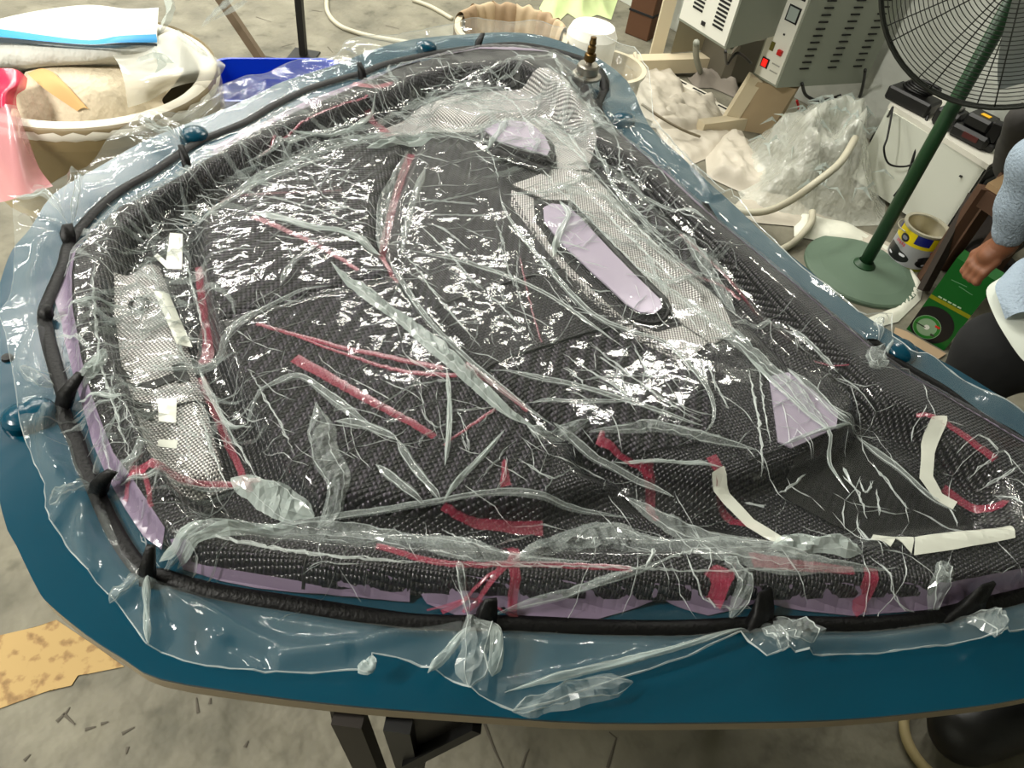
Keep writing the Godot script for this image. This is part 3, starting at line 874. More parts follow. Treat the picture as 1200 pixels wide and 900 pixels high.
	# folds of doubled film: [line, width, height, thick]
	for s in [
			["-322 -922, -289 -889, -246 -858, -206 -832, -167 -805, -121 -769, -77 -735, -41 -705, 7 -667, 42 -653", 15, 10, 1], ["-246 -977, -222 -937, -189 -889, -146 -830, -98 -784, -53 -745, -11 -712, 35 -685, 69 -667", 7, 6, 0], ["66 -673, 92 -656, 128 -638, 163 -631, 210 -618, 244 -606", 10, 6, 0], ["30 -654, 57 -643, 82 -658, 114 -684", 14, 8, 0],
			["-557 -1024, -530 -1111, -495 -1188, -449 -1249, -397 -1301, -340 -1345, -261 -1384, -191 -1387, -109 -1367", 17, 8, 0], ["-498 -1016, -435 -1015, -381 -1006, -330 -1006, -280 -986, -253 -970", 10, 6, 1], ["-351 -970, -372 -921, -380 -879, -379 -845", 6, 5, 0], ["-306 -869, -349 -841, -386 -798, -410 -757, -418 -721, -430 -690, -470 -666, -523 -656", 8, 6, 0],
			["-341 -638, -313 -661, -287 -671, -250 -650, -208 -625, -168 -604", 9, 6, 0], ["-257 -632, -236 -589, -218 -550, -194 -520, -192 -487, -204 -462", 22, 9, 0], ["-333 -514, -290 -502, -255 -491, -213 -477", 30, 6, 1], ["-223 -606, -192 -608, -156 -601, -135 -592", 9, 6, 0], ["-137 -594, -114 -566, -85 -538, -62 -517", 8, 6, 0], ["-98 -737, -81 -671, -71 -611, -67 -566", 5, 6, 1], ["1 -638, -18 -598, -44 -551, -60 -517", 5, 6, 1], ["-154 -550, -116 -529, -80 -510", 8, 5, 0],
			["-279 -443, -236 -464, -179 -483, -120 -501, -60 -520, 23 -545, 111 -556, 188 -559", 7, 8, 0], ["-363 -370, -345 -395, -311 -420, -268 -438, -212 -454, -152 -461, -89 -459, -26 -451, 36 -447, 127 -461", 18, 7, 0], ["36 -443, 74 -474, 124 -514, 167 -529, 210 -519, 286 -515, 350 -510, 415 -514, 503 -524", 26, 9, 0], ["177 -591, 222 -566, 266 -549, 331 -543, 385 -535", 18, 9, 0], ["357 -530, 397 -544, 436 -545, 474 -543", 20, 10, 1], ["-344 -382, -317 -409, -268 -438, -229 -460", 12, 6, 1],
			["-87 -1213, -70 -1151, -31 -1083, 22 -1011, 74 -938, 116 -898, 171 -880, 219 -872, 258 -836, 291 -779, 295 -729, 278 -698, 240 -666", 6, 6, 0], ["-222 -984, -120 -982, -30 -961, 44 -926, 117 -872, 158 -843", 6, 4, 0], ["-35 -749, 22 -746, 98 -743, 173 -730, 248 -715, 278 -712", 7, 5, 0], ["25 -699, 100 -713, 180 -735", 5, 4, 0], ["116 -664, 175 -682, 209 -693, 285 -692, 358 -687", 13, 7, 0], ["153 -638, 235 -645, 306 -645", 4, 5, 1],
			["187 -1053, 242 -991, 305 -940, 347 -897, 387 -860, 423 -825, 455 -776, 473 -747", 15, 9, 0], ["338 -948, 393 -971, 445 -1005", 9, 6, 0], ["448 -1003, 483 -952, 516 -896", 7, 5, 0], ["422 -865, 462 -819, 494 -782, 527 -779", 11, 7, 0], ["527 -779, 558 -750, 593 -716, 621 -683, 652 -667", 8, 6, 0], ["343 -896, 385 -837, 431 -786, 469 -749, 478 -706, 499 -666", 5, 5, 1], ["386 -699, 438 -736, 487 -764, 530 -786", 4, 5, 1],
			["-620 -1023, -557 -1021, -513 -1104, -461 -1181, -400 -1249", 7, 6, 0], ["-545 -1306, -466 -1356, -409 -1437, -401 -1529", 6, 8, 1], ["-571 -1197, -504 -1314, -431 -1421", 9, 6, 0], ["-286 -1319, -282 -1216, -282 -1122, -270 -1044, -255 -979", 16, 9, 0], ["-236 -1263, -233 -1157, -228 -1062, -218 -966", 9, 6, 0], ["-360 -1287, -304 -1340, -242 -1376", 20, 8, 1], ["-106 -1493, -115 -1414, -132 -1345", 10, 8, 1], ["28 -1202, 48 -1160, 37 -1102, 32 -1033", 9, 7, 1],
			["79 -1504, 111 -1389, 149 -1287, 200 -1214, 264 -1150", 7, 6, 0], ["122 -1342, 200 -1313, 268 -1273, 316 -1229", 8, 6, 0], ["274 -1216, 280 -1155, 308 -1098, 335 -1045, 347 -969", 16, 8, 0], ["169 -1052, 228 -1021, 274 -1053, 306 -1091", 7, 6, 0], ["-77 -1198, 1 -1232, 79 -1319, 94 -1357", 9, 6, 0], ["311 -442, 320 -469, 307 -490, 295 -503", 13, 10, 0], ["-26 -433, -16 -411, -4 -389", 7, 9, 0], ["20 -392, 60 -409, 119 -432, 179 -457, 236 -494", 8, 9, 0], ["583 -502, 573 -523, 586 -550", 18, 9, 0], ["-367 -386, -344 -404, -325 -429", 10, 8, 1], ["-451 -468, -415 -471, -369 -486, -318 -502", 5, 6, 0], ["-560 -596, -558 -626, -558 -659", 14, 8, 1], ["-565 -584, -523 -579, -489 -579", 3, 6, 1],
			["-657 -731, -624 -752, -589 -771", 3, 5, 1], ["-664 -699, -626 -686, -572 -652", 4, 5, 0], ["-446 -471, -439 -498, -431 -527", 10, 7, 0], ["-512 -664, -479 -683, -438 -686", 14, 7, 0], ["-450 -690, -414 -644, -369 -595, -343 -598", 5, 5, 1], ["-343 -598, -333 -648", 4, 4, 0],
			["18 -383, 10 -344, 11 -297", 26, 12, 0], ["24 -384, 34 -343, 33 -314", 10, 10, 1], ["2 -370, -18 -334, -35 -303", 7, 9, 1], ["325 -429, 248 -387, 169 -353, 94 -320, 49 -301", 6, 8, 1], ["361 -451, 380 -431, 390 -409", 30, 12, 0], ["343 -430, 357 -413, 358 -399", 14, 9, 0], ["619 -501, 632 -488, 645 -479", 28, 12, 0], ["-368 -358, -379 -339, -387 -321", 10, 12, 0], ["-357 -353, -341 -315, -324 -282", 5, 10, 1], ["-485 -465, -501 -446, -513 -425", 12, 10, 0], ["-662 -618, -639 -614, -618 -612", 12, 8, 0], ["-97 -314, -98 -301, -110 -301", 10, 8, 1], ["60 -286, 96 -301, 142 -322, 189 -340", 18, 8, 0], ["-778 -944, -839 -987, -906 -988", 8, 12, 0], ["-776 -950, -794 -1015, -817 -1072", 9, 14, 0], ["-814 -1277, -782 -1264, -718 -1236", 12, 14, 0], ["612 -1005, 613 -1039, 625 -1065", 10, 10, 0], ["584 -946, 570 -912, 573 -893", 22, 14, 0], ["635 -1011, 607 -951", 6, 8, 1]]:
		var wide: bool = s[1] >= 12
		var st := tool(wide)
		var line := draped(spline(plan(s[0])), bag, 0.001, 0.022 if wide else 0.007, 0.0)
		var rims := pleat(st, line, s[1] * 0.00165, s[2] * (0.0011 if wide else 0.0007), 0.55 if wide else 0.1)
		var f := put("fold", done(st), M.fold_thick if s[3] else M.fold, v)
		for q in rims:
			var ed := tool(true)
			ridge(ed, q, 0.0013, 0.0016, 0.0, 0.5)
			put("edge_crease", done(ed), M.crease, f)

	# creases: fine raised lines of whitened film
	var cr := tool(true)
	for s in [
			["-547 -1289, -433 -1197, -351 -1193", 2], ["-448 -1192, -386 -1095, -301 -1066", 2], ["-401 -1256, -402 -1147, -399 -1063", 2], ["-359 -1254, -369 -1172, -373 -1113", 2], ["-403 -1176, -372 -1099", 2], ["-501 -1072, -406 -1061, -323 -1034", 2], ["-210 -1063, -154 -1008, -90 -933, -67 -918", 3], ["-236 -997, -192 -950, -144 -886, -93 -828, -53 -785", 3], ["-195 -1067, -164 -1061, -111 -1016", 2], ["-66 -913, -34 -884, 1 -844", 3], ["-31 -1083, -21 -952, 3 -873, 26 -810", 2], ["-82 -1120, -57 -1049, -36 -971, -15 -932", 2], ["-67 -1125, -58 -1036, -40 -984", 2], ["-179 -1315, -132 -1348, -109 -1306, -91 -1233", 2], ["-207 -1123, -124 -1192, -89 -1224", 2], ["-222 -1083, -157 -1105, -75 -1130", 2], ["-217 -1134, -149 -1147, -118 -1151", 2],
			["-186 -630, -168 -650, -145 -680, -119 -698, -67 -714", 2], ["-131 -708, -120 -670, -105 -634, -86 -626", 2], ["-86 -626, -105 -604, -107 -589", 2], ["-86 -626, -66 -640", 2], ["-133 -651, -144 -625, -160 -618", 2], ["-75 -656, -41 -667, -18 -677", 2], ["-69 -661, -52 -630, -40 -589", 2], ["-35 -634, -18 -673, -8 -688", 2], ["-57 -622, -41 -596", 2], ["21 -629, -5 -583, -24 -544", 2], ["25 -596, 52 -584, 75 -578, 117 -617", 2], ["75 -578, 65 -557", 2], ["10 -597, 10 -558, 1 -540", 2], ["105 -836, 146 -803, 198 -762, 248 -731, 275 -718", 2], ["68 -802, 122 -770, 173 -739, 180 -732", 2], ["97 -755, 141 -773, 192 -787", 2], ["172 -857, 153 -804, 141 -774", 2], ["160 -783, 165 -728", 2], ["174 -857, 192 -805, 195 -787", 2], ["225 -822, 198 -779, 179 -749", 2], ["70 -775, 97 -758, 103 -739", 2],
			["290 -848, 297 -812, 308 -779, 318 -751", 3], ["282 -849, 284 -800", 2], ["356 -845, 359 -791, 362 -725, 364 -656", 4], ["373 -853, 373 -777, 376 -704", 3], ["252 -857, 264 -870, 273 -867", 2], ["421 -861, 444 -829", 2], ["384 -771, 420 -802, 449 -822", 2], ["388 -807, 433 -845", 2], ["98 -963, 134 -961", 2], ["164 -899, 177 -940, 196 -971", 2], ["31 -1075, 93 -1068", 2], ["121 -811, 161 -784", 2],
			["-669 -843, -633 -769, -596 -702, -548 -628, -507 -575, -461 -514, -435 -479", 4], ["-550 -812, -507 -744, -461 -683", 4], ["-607 -883, -570 -828, -542 -784", 3], ["-568 -918, -521 -841, -467 -755, -440 -706", 4], ["-421 -659, -368 -593, -323 -544, -296 -516", 4], ["-407 -599, -361 -536, -331 -499", 4], ["-366 -673, -307 -607, -257 -545", 3], ["-503 -532, -469 -485, -446 -471", 3], ["-357 -411, -324 -394, -325 -372", 2], ["-401 -411, -386 -399, -365 -381", 2], ["-288 -407, -303 -377, -314 -362", 2], ["-327 -411, -256 -408, -158 -411, -62 -424", 5], ["-61 -423, 37 -438, 138 -456, 294 -483, 458 -518", 3], ["-54 -490, -10 -475, 9 -455", 2], ["-106 -486, -130 -456, -134 -432", 2],
			["210 -510, 205 -487, 194 -468", 5], ["220 -485, 242 -497, 264 -505", 4], ["123 -526, 114 -506", 4], ["140 -523, 135 -507", 3], ["70 -515, 30 -489, 2 -471", 2], ["374 -618, 344 -616", 5], ["436 -683, 414 -660, 394 -644", 5], ["493 -695, 512 -669, 515 -627", 3], ["519 -693, 522 -671, 540 -698", 3], ["496 -711, 505 -683", 4], ["541 -683, 535 -638", 2], ["544 -730, 564 -688, 580 -655", 2], ["644 -668, 647 -641", 2], ["673 -766, 705 -787, 722 -761", 3], ["687 -730, 729 -763, 734 -740", 3], ["499 -610, 511 -560", 2], ["692 -708, 755 -744", 3], ["713 -698, 729 -672", 4], ["242 -507, 271 -454, 344 -457", 2], ["494 -532, 519 -501, 550 -496", 2],
			["-26 -1524, 18 -1445, 95 -1350, 167 -1204", 2], ["4 -1617, 34 -1469, 75 -1394", 3], ["126 -1501, 156 -1370, 200 -1288", 3], ["184 -1223, 247 -1132, 262 -1111", 3], ["83 -1251, 136 -1175, 215 -1072, 259 -1024", 4], ["99 -1280, 168 -1190, 261 -1065", 4], ["35 -1236, 105 -1143, 185 -1044, 222 -991", 3], ["265 -1197, 288 -1157", 3], ["-317 -1476, -222 -1565, -114 -1623, -38 -1644", 3], ["-238 -1447, -176 -1516, -72 -1596", 3], ["-299 -1565, -232 -1621, -123 -1691", 3], ["-200 -1669, -113 -1615, -23 -1487", 3]]:
		for rep in 2:
			ridge(cr, draped(spline(plan(s[0]), false, 4), bag, 0.0012 + rep * 0.0006, 0.008, 0.0012 + 0.0016 * rep), s[1] * 0.0006, 0.0018, 0.0, 0.5)
	# crow's feet all over, thickest by the rear and along the front
	var box := [Vector3(-0.450, 0.790, -0.366), Vector3(0.663, 0.790, -0.526), Vector3(-1.069, 0.790, -1.436)]
	var made := 0
	var tries := 0
	var dense := [plan("-416 -1499, -283 -1682, -55 -1824, 77 -1733, 126 -1501, 267 -1249, 326 -1129, 256 -924, 169 -1084, -0 -1255, -147 -1335, -298 -1388"), plan("-725 -919, -608 -1147, -466 -1479, -330 -1376, -518 -1117, -551 -972, -440 -706, -270 -502, -302 -422, -424 -469, -566 -640")]
	while made < 520 and tries < 8000:
		tries += 1
		var c := Vector2(rng.randf_range(-0.95, 1.15), rng.randf_range(-2.2, -0.3))
		if not Geometry2D.is_point_in_polygon(c, CARB): continue
		var w := 0.45
		for q in dense: if Geometry2D.is_point_in_polygon(c, q): w = 1.0
		if rng.randf() > w: continue
		made += 1
		var n := rng.randi_range(1, 4) if w < 1.0 else rng.randi_range(2, 5)
		var a0 := rng.randf() * TAU
		for b in n:
			var dir := Vector2.from_angle(a0 + b * TAU / n + rng.randf_range(-0.5, 0.5))
			var p := c
			var line := PackedVector2Array([p])
			for k in rng.randi_range(1, 4):
				dir = dir.rotated(rng.randf_range(-0.4, 0.4))
				p += dir * rng.randf_range(0.010, 0.030)
				line.append(p)
			ridge(cr, draped(line, bag, 0.001, 0.009, 0.0006), rng.randf_range(0.0006, 0.0015), rng.randf_range(0.0008, 0.002), 0.0, 0.5)
	put("creases", done(cr), M.crease, v, "stuff")
	# a tangle of small pleats by the valve and the rear vents, and along the front ledge
	var tangle := tool(true)
	var got := 0
	while got < 210:
		var zone: PackedVector2Array = dense[0] if got < 120 else dense[1]
		var c := Vector2(rng.randf_range(-0.8, 0.5), rng.randf_range(-2.1, -0.5))
		if not Geometry2D.is_point_in_polygon(c, zone): continue
		got += 1
		var dir := Vector2.from_angle(rng.randf() * TAU)
		var line := PackedVector2Array([c])
		for k in rng.randi_range(2, 4):
			dir = dir.rotated(rng.randf_range(-0.5, 0.5))
			line.append(line[-1] + dir * rng.randf_range(0.015, 0.04))
		ridge(tangle, draped(line, bag, 0.001, 0.012, 0.001), rng.randf_range(0.004, 0.013), rng.randf_range(0.004, 0.010), rng.randf_range(-0.5, 0.5), 0.4)
	put("small_pleats", done(tangle), M.fold, v, "stuff")

	# strips of white tape on and under the bag
	var strips := 0
	for s in [
			["-568 -811, -548 -817, -470 -720, -488 -712", "pale straight strip of tape on the front ledge, beside the pink strips"], ["-615 -967, -595 -971, -558 -884, -581 -879, -612 -902, -610 -910, -589 -895", "short bent strip of white tape near the far left corner of the lay-up"], ["-467 -608, -445 -616, -428 -574, -447 -568", "squarish scrap of clear tape across the wrinkled front ledge"], ["-432 -537, -413 -547, -408 -532, -427 -525", "tiny pale rectangle of tape on the bright front ledge"],
			["290 -637, 304 -646, 332 -613, 352 -590, 393 -567, 377 -556, 341 -577, 313 -606", "long slanting strip of white tape over the dark near recess"], ["636 -811, 658 -814, 651 -782, 632 -722, 638 -693, 657 -682, 646 -667, 623 -681, 610 -714, 626 -765", "curved hanging strip of white tape near the rear corner"], ["498 -573, 516 -598, 542 -596, 550 -581, 539 -553, 526 -576, 513 -558", "folded notched piece of white tape by the near right rim"], ["551 -581, 600 -600, 700 -634, 692 -607, 604 -572, 542 -551", "broad straight strip of white tape along the near right rim"]]:
		var o := put("tape_strip", sheet(plan(s[0]), bag, 0.004, 0.0, 0.008, 0.001), M.white_tape)
		tag(o, s[1], "tape", "white tape strips on the bag")

	# vacuum connector standing on the far corner of the bag
	var p0: Vector3 = Vector3(0.049, 0.790, -1.786)
	var vc := thing("vacuum_valve", "steel vacuum valve with brass nipple standing at the far corner of the bag", "valve", p0 - Vector3(0, 0.012, 0))
	var steel := mat(Color(0.62, 0.6, 0.56), 0.35, 0.8)
	var brass := mat(Color(0.42, 0.33, 0.19), 0.35, 0.85)
	put("base_plate", lathe([Vector2(0.001, 0), Vector2(0.036, 0), Vector2(0.036, 0.005), Vector2(0.03, 0.009), Vector2(0.001, 0.009)], 28), steel, vc)
	var nut := lathe([Vector2(0.001, 0.008), Vector2(0.025, 0.008), Vector2(0.027, 0.011), Vector2(0.027, 0.027), Vector2(0.024, 0.031), Vector2(0.008, 0.031), Vector2(0.008, 0.04)], 10)
	put("knurled_nut", nut, steel, vc)
	put("hex_nut", lathe([Vector2(0.013, 0.038), Vector2(0.014, 0.04), Vector2(0.014, 0.054), Vector2(0.012, 0.057), Vector2(0.007, 0.057)], 6), brass, vc)
	put("nipple", lathe([Vector2(0.007, 0.056), Vector2(0.010, 0.062), Vector2(0.010, 0.072), Vector2(0.007, 0.075), Vector2(0.009, 0.08), Vector2(0.007, 0.088), Vector2(0.007, 0.094), Vector2(0.0005, 0.095)], 14), brass, vc)

# ---------------------------------------------------------------- everything round the mould
func loft(rows: Array, n := 5, closed := false) -> ArrayMesh:
	var st := tool()
	var fine := []
	for r in rows: fine.append(smooth3(r, n))
	var cols := []
	for c in fine[0].size():
		var line := []
		for r in fine: line.append(r[c])
		cols.append(smooth3(line, n))
	for c in cols.size() - 1:
		for k in cols[c].size() - 1:
			quad(st, cols[c][k], cols[c + 1][k], cols[c + 1][k + 1], cols[c][k + 1])
	return done(st)

# An open tub: walls with thickness, rim and bottom, from an outline round the origin.
func tub(o: PackedVector2Array, h: float, taper: float, wall: float, rim: float) -> ArrayMesh:
	var st := tool()
	var n := o.size()
	var prof := [[taper, 0.0, 0.0], [1.0, h - rim, 0.0], [1.0, h - rim, rim], [1.0, h, rim], [1.0, h, -wall], [taper, 0.012, -wall]]
	for i in prof.size() - 1:
		st.set_smooth_group(i)
		for k in n:
			var q := []
			for e in [[prof[i], k], [prof[i], (k + 1) % n], [prof[i + 1], (k + 1) % n], [prof[i + 1], k]]:
				var p: Vector2 = o[e[1]]
				p = p * e[0][0] + p.normalized() * e[0][2]
				q.append(Vector3(p.x, e[0][1], p.y))
			quad(st, q[0], q[1], q[2], q[3])
	for lid in [[taper, 0.0, 0.0], [taper, 0.012, -wall]]:
		for k in n:
			var a: Vector2 = o[k] * lid[0]
			var b: Vector2 = o[(k + 1) % n] * lid[0]
			tri(st, Vector3(0, lid[1], 0), Vector3(a.x, lid[1], a.y), Vector3(b.x, lid[1], b.y))
	return done(st)

func round_outline(r: float, n := 36) -> PackedVector2Array:
	var o := PackedVector2Array()
	for k in n: o.append(Vector2.from_angle(TAU * k / n) * r)
	return o

func box_outline(w: float, d: float, r: float) -> PackedVector2Array:
	var o := PackedVector2Array()
	for c in [[1, 1, 0.0], [-1, 1, 0.5], [-1, -1, 1.0], [1, -1, 1.5]]:
		for k in 6:
			o.append(Vector2(c[0] * (w / 2 - r), c[1] * (d / 2 - r)) + Vector2.from_angle(PI * (c[2] + k / 10.0)) * r)
	return o

# Signed field of tapered capsules [a, ra, b, rb] joined softly, meshed as surface nets.
func body(bones: Array, cell: float, soft: float) -> ArrayMesh:
	var lo := Vector3.INF
	var hi := -Vector3.INF
	for b in bones:
		var m := Vector3.ONE * (maxf(b[1], b[3]) + cell * 2)
		lo = lo.min((b[0] as Vector3).min(b[2]) - m)
		hi = hi.max((b[0] as Vector3).max(b[2]) + m)
	var n := Vector3i(((hi - lo) / cell).ceil()) + Vector3i.ONE
	var f := PackedFloat32Array()
	f.resize(n.x * n.y * n.z)
	f.fill(1.0)
	for b in bones:
		var a: Vector3 = b[0]
		var e: Vector3 = b[2] - a
		var l := maxf(e.length_squared(), 1e-9)
		var m := Vector3.ONE * (maxf(b[1], b[3]) + soft + cell)
		var i0 := Vector3i(((a.min(b[2]) - m - lo) / cell).floor()).clamp(Vector3i.ZERO, n - Vector3i.ONE)
		var i1 := Vector3i(((a.max(b[2]) + m - lo) / cell).ceil()).clamp(Vector3i.ZERO, n - Vector3i.ONE)
		for z in range(i0.z, i1.z + 1):
			for y in range(i0.y, i1.y + 1):
				for x in range(i0.x, i1.x + 1):
					var p := lo + Vector3(x, y, z) * cell
					var t := clampf((p - a).dot(e) / l, 0, 1)
					var d := p.distance_to(a + e * t) - lerpf(b[1], b[3], t)
					var k := x + n.x * (y + n.y * z)
					var h := maxf(soft - absf(f[k] - d), 0.0) / soft
					f[k] = minf(f[k], d) - h * h * soft * 0.25
	var at_ := {}
	var corner := [0, 1, n.x, n.x + 1, n.x * n.y, n.x * n.y + 1, n.x * n.y + n.x, n.x * n.y + n.x + 1]
	var offs := [Vector3(0, 0, 0), Vector3(1, 0, 0), Vector3(0, 1, 0), Vector3(1, 1, 0), Vector3(0, 0, 1), Vector3(1, 0, 1), Vector3(0, 1, 1), Vector3(1, 1, 1)]
	var edges := [[0, 1], [2, 3], [4, 5], [6, 7], [0, 2], [1, 3], [4, 6], [5, 7], [0, 4], [1, 5], [2, 6], [3, 7]]
	for z in n.z - 1:
		for y in n.y - 1:
			for x in n.x - 1:
				var k := x + n.x * (y + n.y * z)
				var neg := 0
				for c in 8: if f[k + corner[c]] < 0: neg += 1
				if neg == 0 or neg == 8: continue
				var s := Vector3.ZERO
				var cnt := 0
				for e in edges:
					var u := f[k + corner[e[0]]]
					var v := f[k + corner[e[1]]]
					if (u < 0) != (v < 0):
						s += offs[e[0]].lerp(offs[e[1]], u / (u - v))
						cnt += 1
				at_[k] = lo + (Vector3(x, y, z) + s / cnt) * cell
	var st := tool()
	var step := [1, n.x, n.x * n.y]
	for k in at_:
		for ax in 3:
			var b: int = step[(ax + 1) % 3]
			var c: int = step[(ax + 2) % 3]
			var u := f[k]
			var v := f[k + step[ax]]
			if (u < 0) == (v < 0) or not (at_.has(k - b) and at_.has(k - c) and at_.has(k - b - c)): continue
			if u < 0: quad(st, at_[k], at_[k - c], at_[k - b - c], at_[k - b])
			else: quad(st, at_[k], at_[k - b], at_[k - b - c], at_[k - c])
	return done(st)

func creased(m: StandardMaterial3D) -> StandardMaterial3D:
	m.normal_enabled = true
	m.normal_texture = M.creased
	m.uv1_triplanar = true
	m.uv1_scale = Vector3(3, 3, 3)
	return m

func part(o: Node3D, called: String, mesh: Mesh, m: Material, pos := Vector3.ZERO, turn := 0.0) -> MeshInstance3D:
	var p := put(called, mesh, m, o)
	p.position = pos
	p.rotation.y = turn
	return p

func inset(poly: PackedVector2Array, p: Vector2) -> float:
	var d := 9.0
	for i in poly.size():
		d = minf(d, p.distance_to(Geometry2D.get_closest_point_to_segment(p, poly[i], poly[(i + 1) % poly.size()])))
	return d

func crumpled(poly: PackedVector2Array, high: float, rise: float, freq: float, seed_: int, step := 0.02, flat := false) -> ArrayMesh:
	var n := FastNoiseLite.new()
	n.seed = seed_
	n.frequency = freq
	n.fractal_type = FastNoiseLite.FRACTAL_RIDGED
	n.fractal_octaves = 3
	return heap(poly, func(p: Vector2) -> float: return 0.004 + smoothstep(0.0, rise, inset(poly, p)) * high * (0.35 + 0.65 * clampf(0.5 + 0.6 * n.get_noise_2d(p.x, p.y), 0.0, 1.0)), step, flat)

func surroundings() -> void:
	var steel := mat(Color(0.5, 0.48, 0.44), 0.4, 0.6)
	var black := mat(Color(0.015, 0.015, 0.016), 0.45)
	var dark_steel := mat(Color(0.16, 0.14, 0.12), 0.5, 0.4)
	var cream := mat(Color(0.78, 0.73, 0.62), 0.6)
	var white := mat(Color(0.86, 0.84, 0.78), 0.6)
	var cloth := mat(Color(0.80, 0.74, 0.65), 0.9)
	var grey := mat(Color(0.56, 0.57, 0.52), 0.45)
	var panel := mat(Color(0.74, 0.75, 0.71), 0.4)
	var slot := mat(Color(0.05, 0.05, 0.045), 0.8)
	var clear_bag := clear(Color(0.92, 0.93, 0.88), 0.36, 0.1)
	clear_bag.normal_enabled = true
	clear_bag.normal_texture = noise_map(0.02, 10.0, 62, FastNoiseLite.TYPE_CELLULAR)
	clear_bag.uv1_scale = Vector3(3, 3, 1)
	var hose := mat(Color(0.72, 0.70, 0.62), 0.5)

	M.creased = noise_map(0.012, 14.0, 63, FastNoiseLite.TYPE_CELLULAR)
	# stand under the mould
	var o := thing("mould_stand", "dark steel stand of channel legs and brackets carrying the mould", "stand")
	for s in [[Vector3(-0.114, 0.700, -0.270), Vector3(-0.056, 0.000, -0.297), 0.034], [Vector3(-0.723, 0.700, -0.553) + Vector3(0.12, 0, -0.05), Vector3(-0.723, 0.700, -0.553) + Vector3(0.16, -0.7, -0.08), 0.034], [Vector3(-0.201, 0.700, -1.717), Vector3(-0.201, 0.700, -1.717) - Vector3(0, 0.7, 0), 0.034], [Vector3(0.568, 0.700, -0.743), Vector3(0.568, 0.700, -0.743) - Vector3(0, 0.7, 0), 0.034]]:
		part(o, "leg", beam(s[0], s[1], s[2], 0.02, Vector3.BACK), dark_steel)
	part(o, "brace", beam(Vector3(-0.059, 0.700, -0.278), Vector3(-0.043, 0.420, -0.301), 0.03, 0.03, Vector3.BACK), black)
	part(o, "brace", beam(Vector3(-0.048, 0.560, -0.281), Vector3(0.027, 0.700, -0.292), 0.012, 0.03, Vector3.BACK), black)
	part(o, "gusset", prism([Vector3(-0.065, 0.690, -0.280), Vector3(-0.048, 0.560, -0.283), Vector3(0.014, 0.690, -0.289)], [Vector3(-0.065, 0.700, -0.280), Vector3(-0.049, 0.570, -0.286), Vector3(0.013, 0.700, -0.290)]), black)
	part(o, "rail", beam(Vector3(-0.210, 0.660, -1.796), Vector3(-0.120, 0.660, -0.283), 0.04, 0.04), dark_steel)
	part(o, "rail", beam(Vector3(-0.756, 0.660, -0.579) + Vector3(0.12, 0, -0.05), Vector3(0.594, 0.660, -0.777), 0.04, 0.04), dark_steel)

	# floor marks
	var yellow := mat(Color(0.66, 0.55, 0.34), 0.7)
	yellow.albedo_texture = tones(0.02, [[0.0, Color(0.62, 0.56, 0.5)], [0.3, Color(0.86, 0.82, 0.8)], [0.45, Color(1, 1, 1)]], 31, 512)
	yellow.uv1_scale = Vector3(2, 2, 1)
	var pm := put("trim_1", heap(plan("-1194 -364, -936 -528, -881 -555, -847 -578, -750 -542, -670 -510, -730 -485, -748 -479, -750 -458, -783 -444, -855 -396, -1073 -249"), func(_p): return 0.0025, 0.05), yellow)
	pm.set_meta("kind", "structure")
	var scuff := mat(Color(0.33, 0.31, 0.27), 0.9)
	for s in ["-743 -391, -734 -410, -733 -420", "-739 -407, -708 -392", "-685 -386, -669 -394", "-662 -400, -651 -406", "-763 -318, -758 -330", "-616 -390, -599 -405", "-494 -449, -509 -476", "-479 -469, -482 -480", "-384 -403, -382 -416", "-595 -370, -592 -357", "64 -522, 92 -475, 117 -439", "147 -444, 154 -477, 159 -489", "318 -479, 334 -539, 319 -548", "-1533 -3580, -1448 -3554", "-1319 -3769, -1263 -3772", "-1315 -3315, -1274 -3372", "-933 -3741, -861 -3729", "-1124 -3396, -1084 -3345"]:
		var st := tool()
		var pts := []
		for p in resample(plan(s), 0.015): pts.append(Vector3(p.x, 0.001, p.y))
		band(st, pts, 0.007, 0.003, 0.0006)
		put("scuff", done(st), scuff, get_node("floor")).transform = (get_node("floor") as Node3D).transform.affine_inverse()

	# -------- behind, to the left
	o = thing("rubbish_bin", "round bin with a thick white rim, lined with a brown plastic bag", "bin", Vector3(-1.2, 0, -1.72))
	var film_brown := clear(Color(0.60, 0.53, 0.38), 0.75, 0.25)
	part(o, "body", tub(round_outline(0.285), 0.585, 0.8, 0.006, 0.002), mat(Color(0.5, 0.47, 0.38), 0.5))
	var rim := []
	for k in 49: rim.append(Vector3(cos(TAU * k / 48) * 0.29, 0.59, sin(TAU * k / 48) * 0.29))
	part(o, "rim", tube_mesh(rim, 0.027, 10), white)
	part(o, "liner", lathe([Vector2(0.312, 0.615), Vector2(0.318, 0.56), Vector2(0.312, 0.45), Vector2(0.298, 0.36), Vector2(0.30, 0.34)], 40), film_brown)
	o = thing("white_sack", "big folded white cloth sack with a bright cyan stripe, lying on the rubbish bin", "sack")
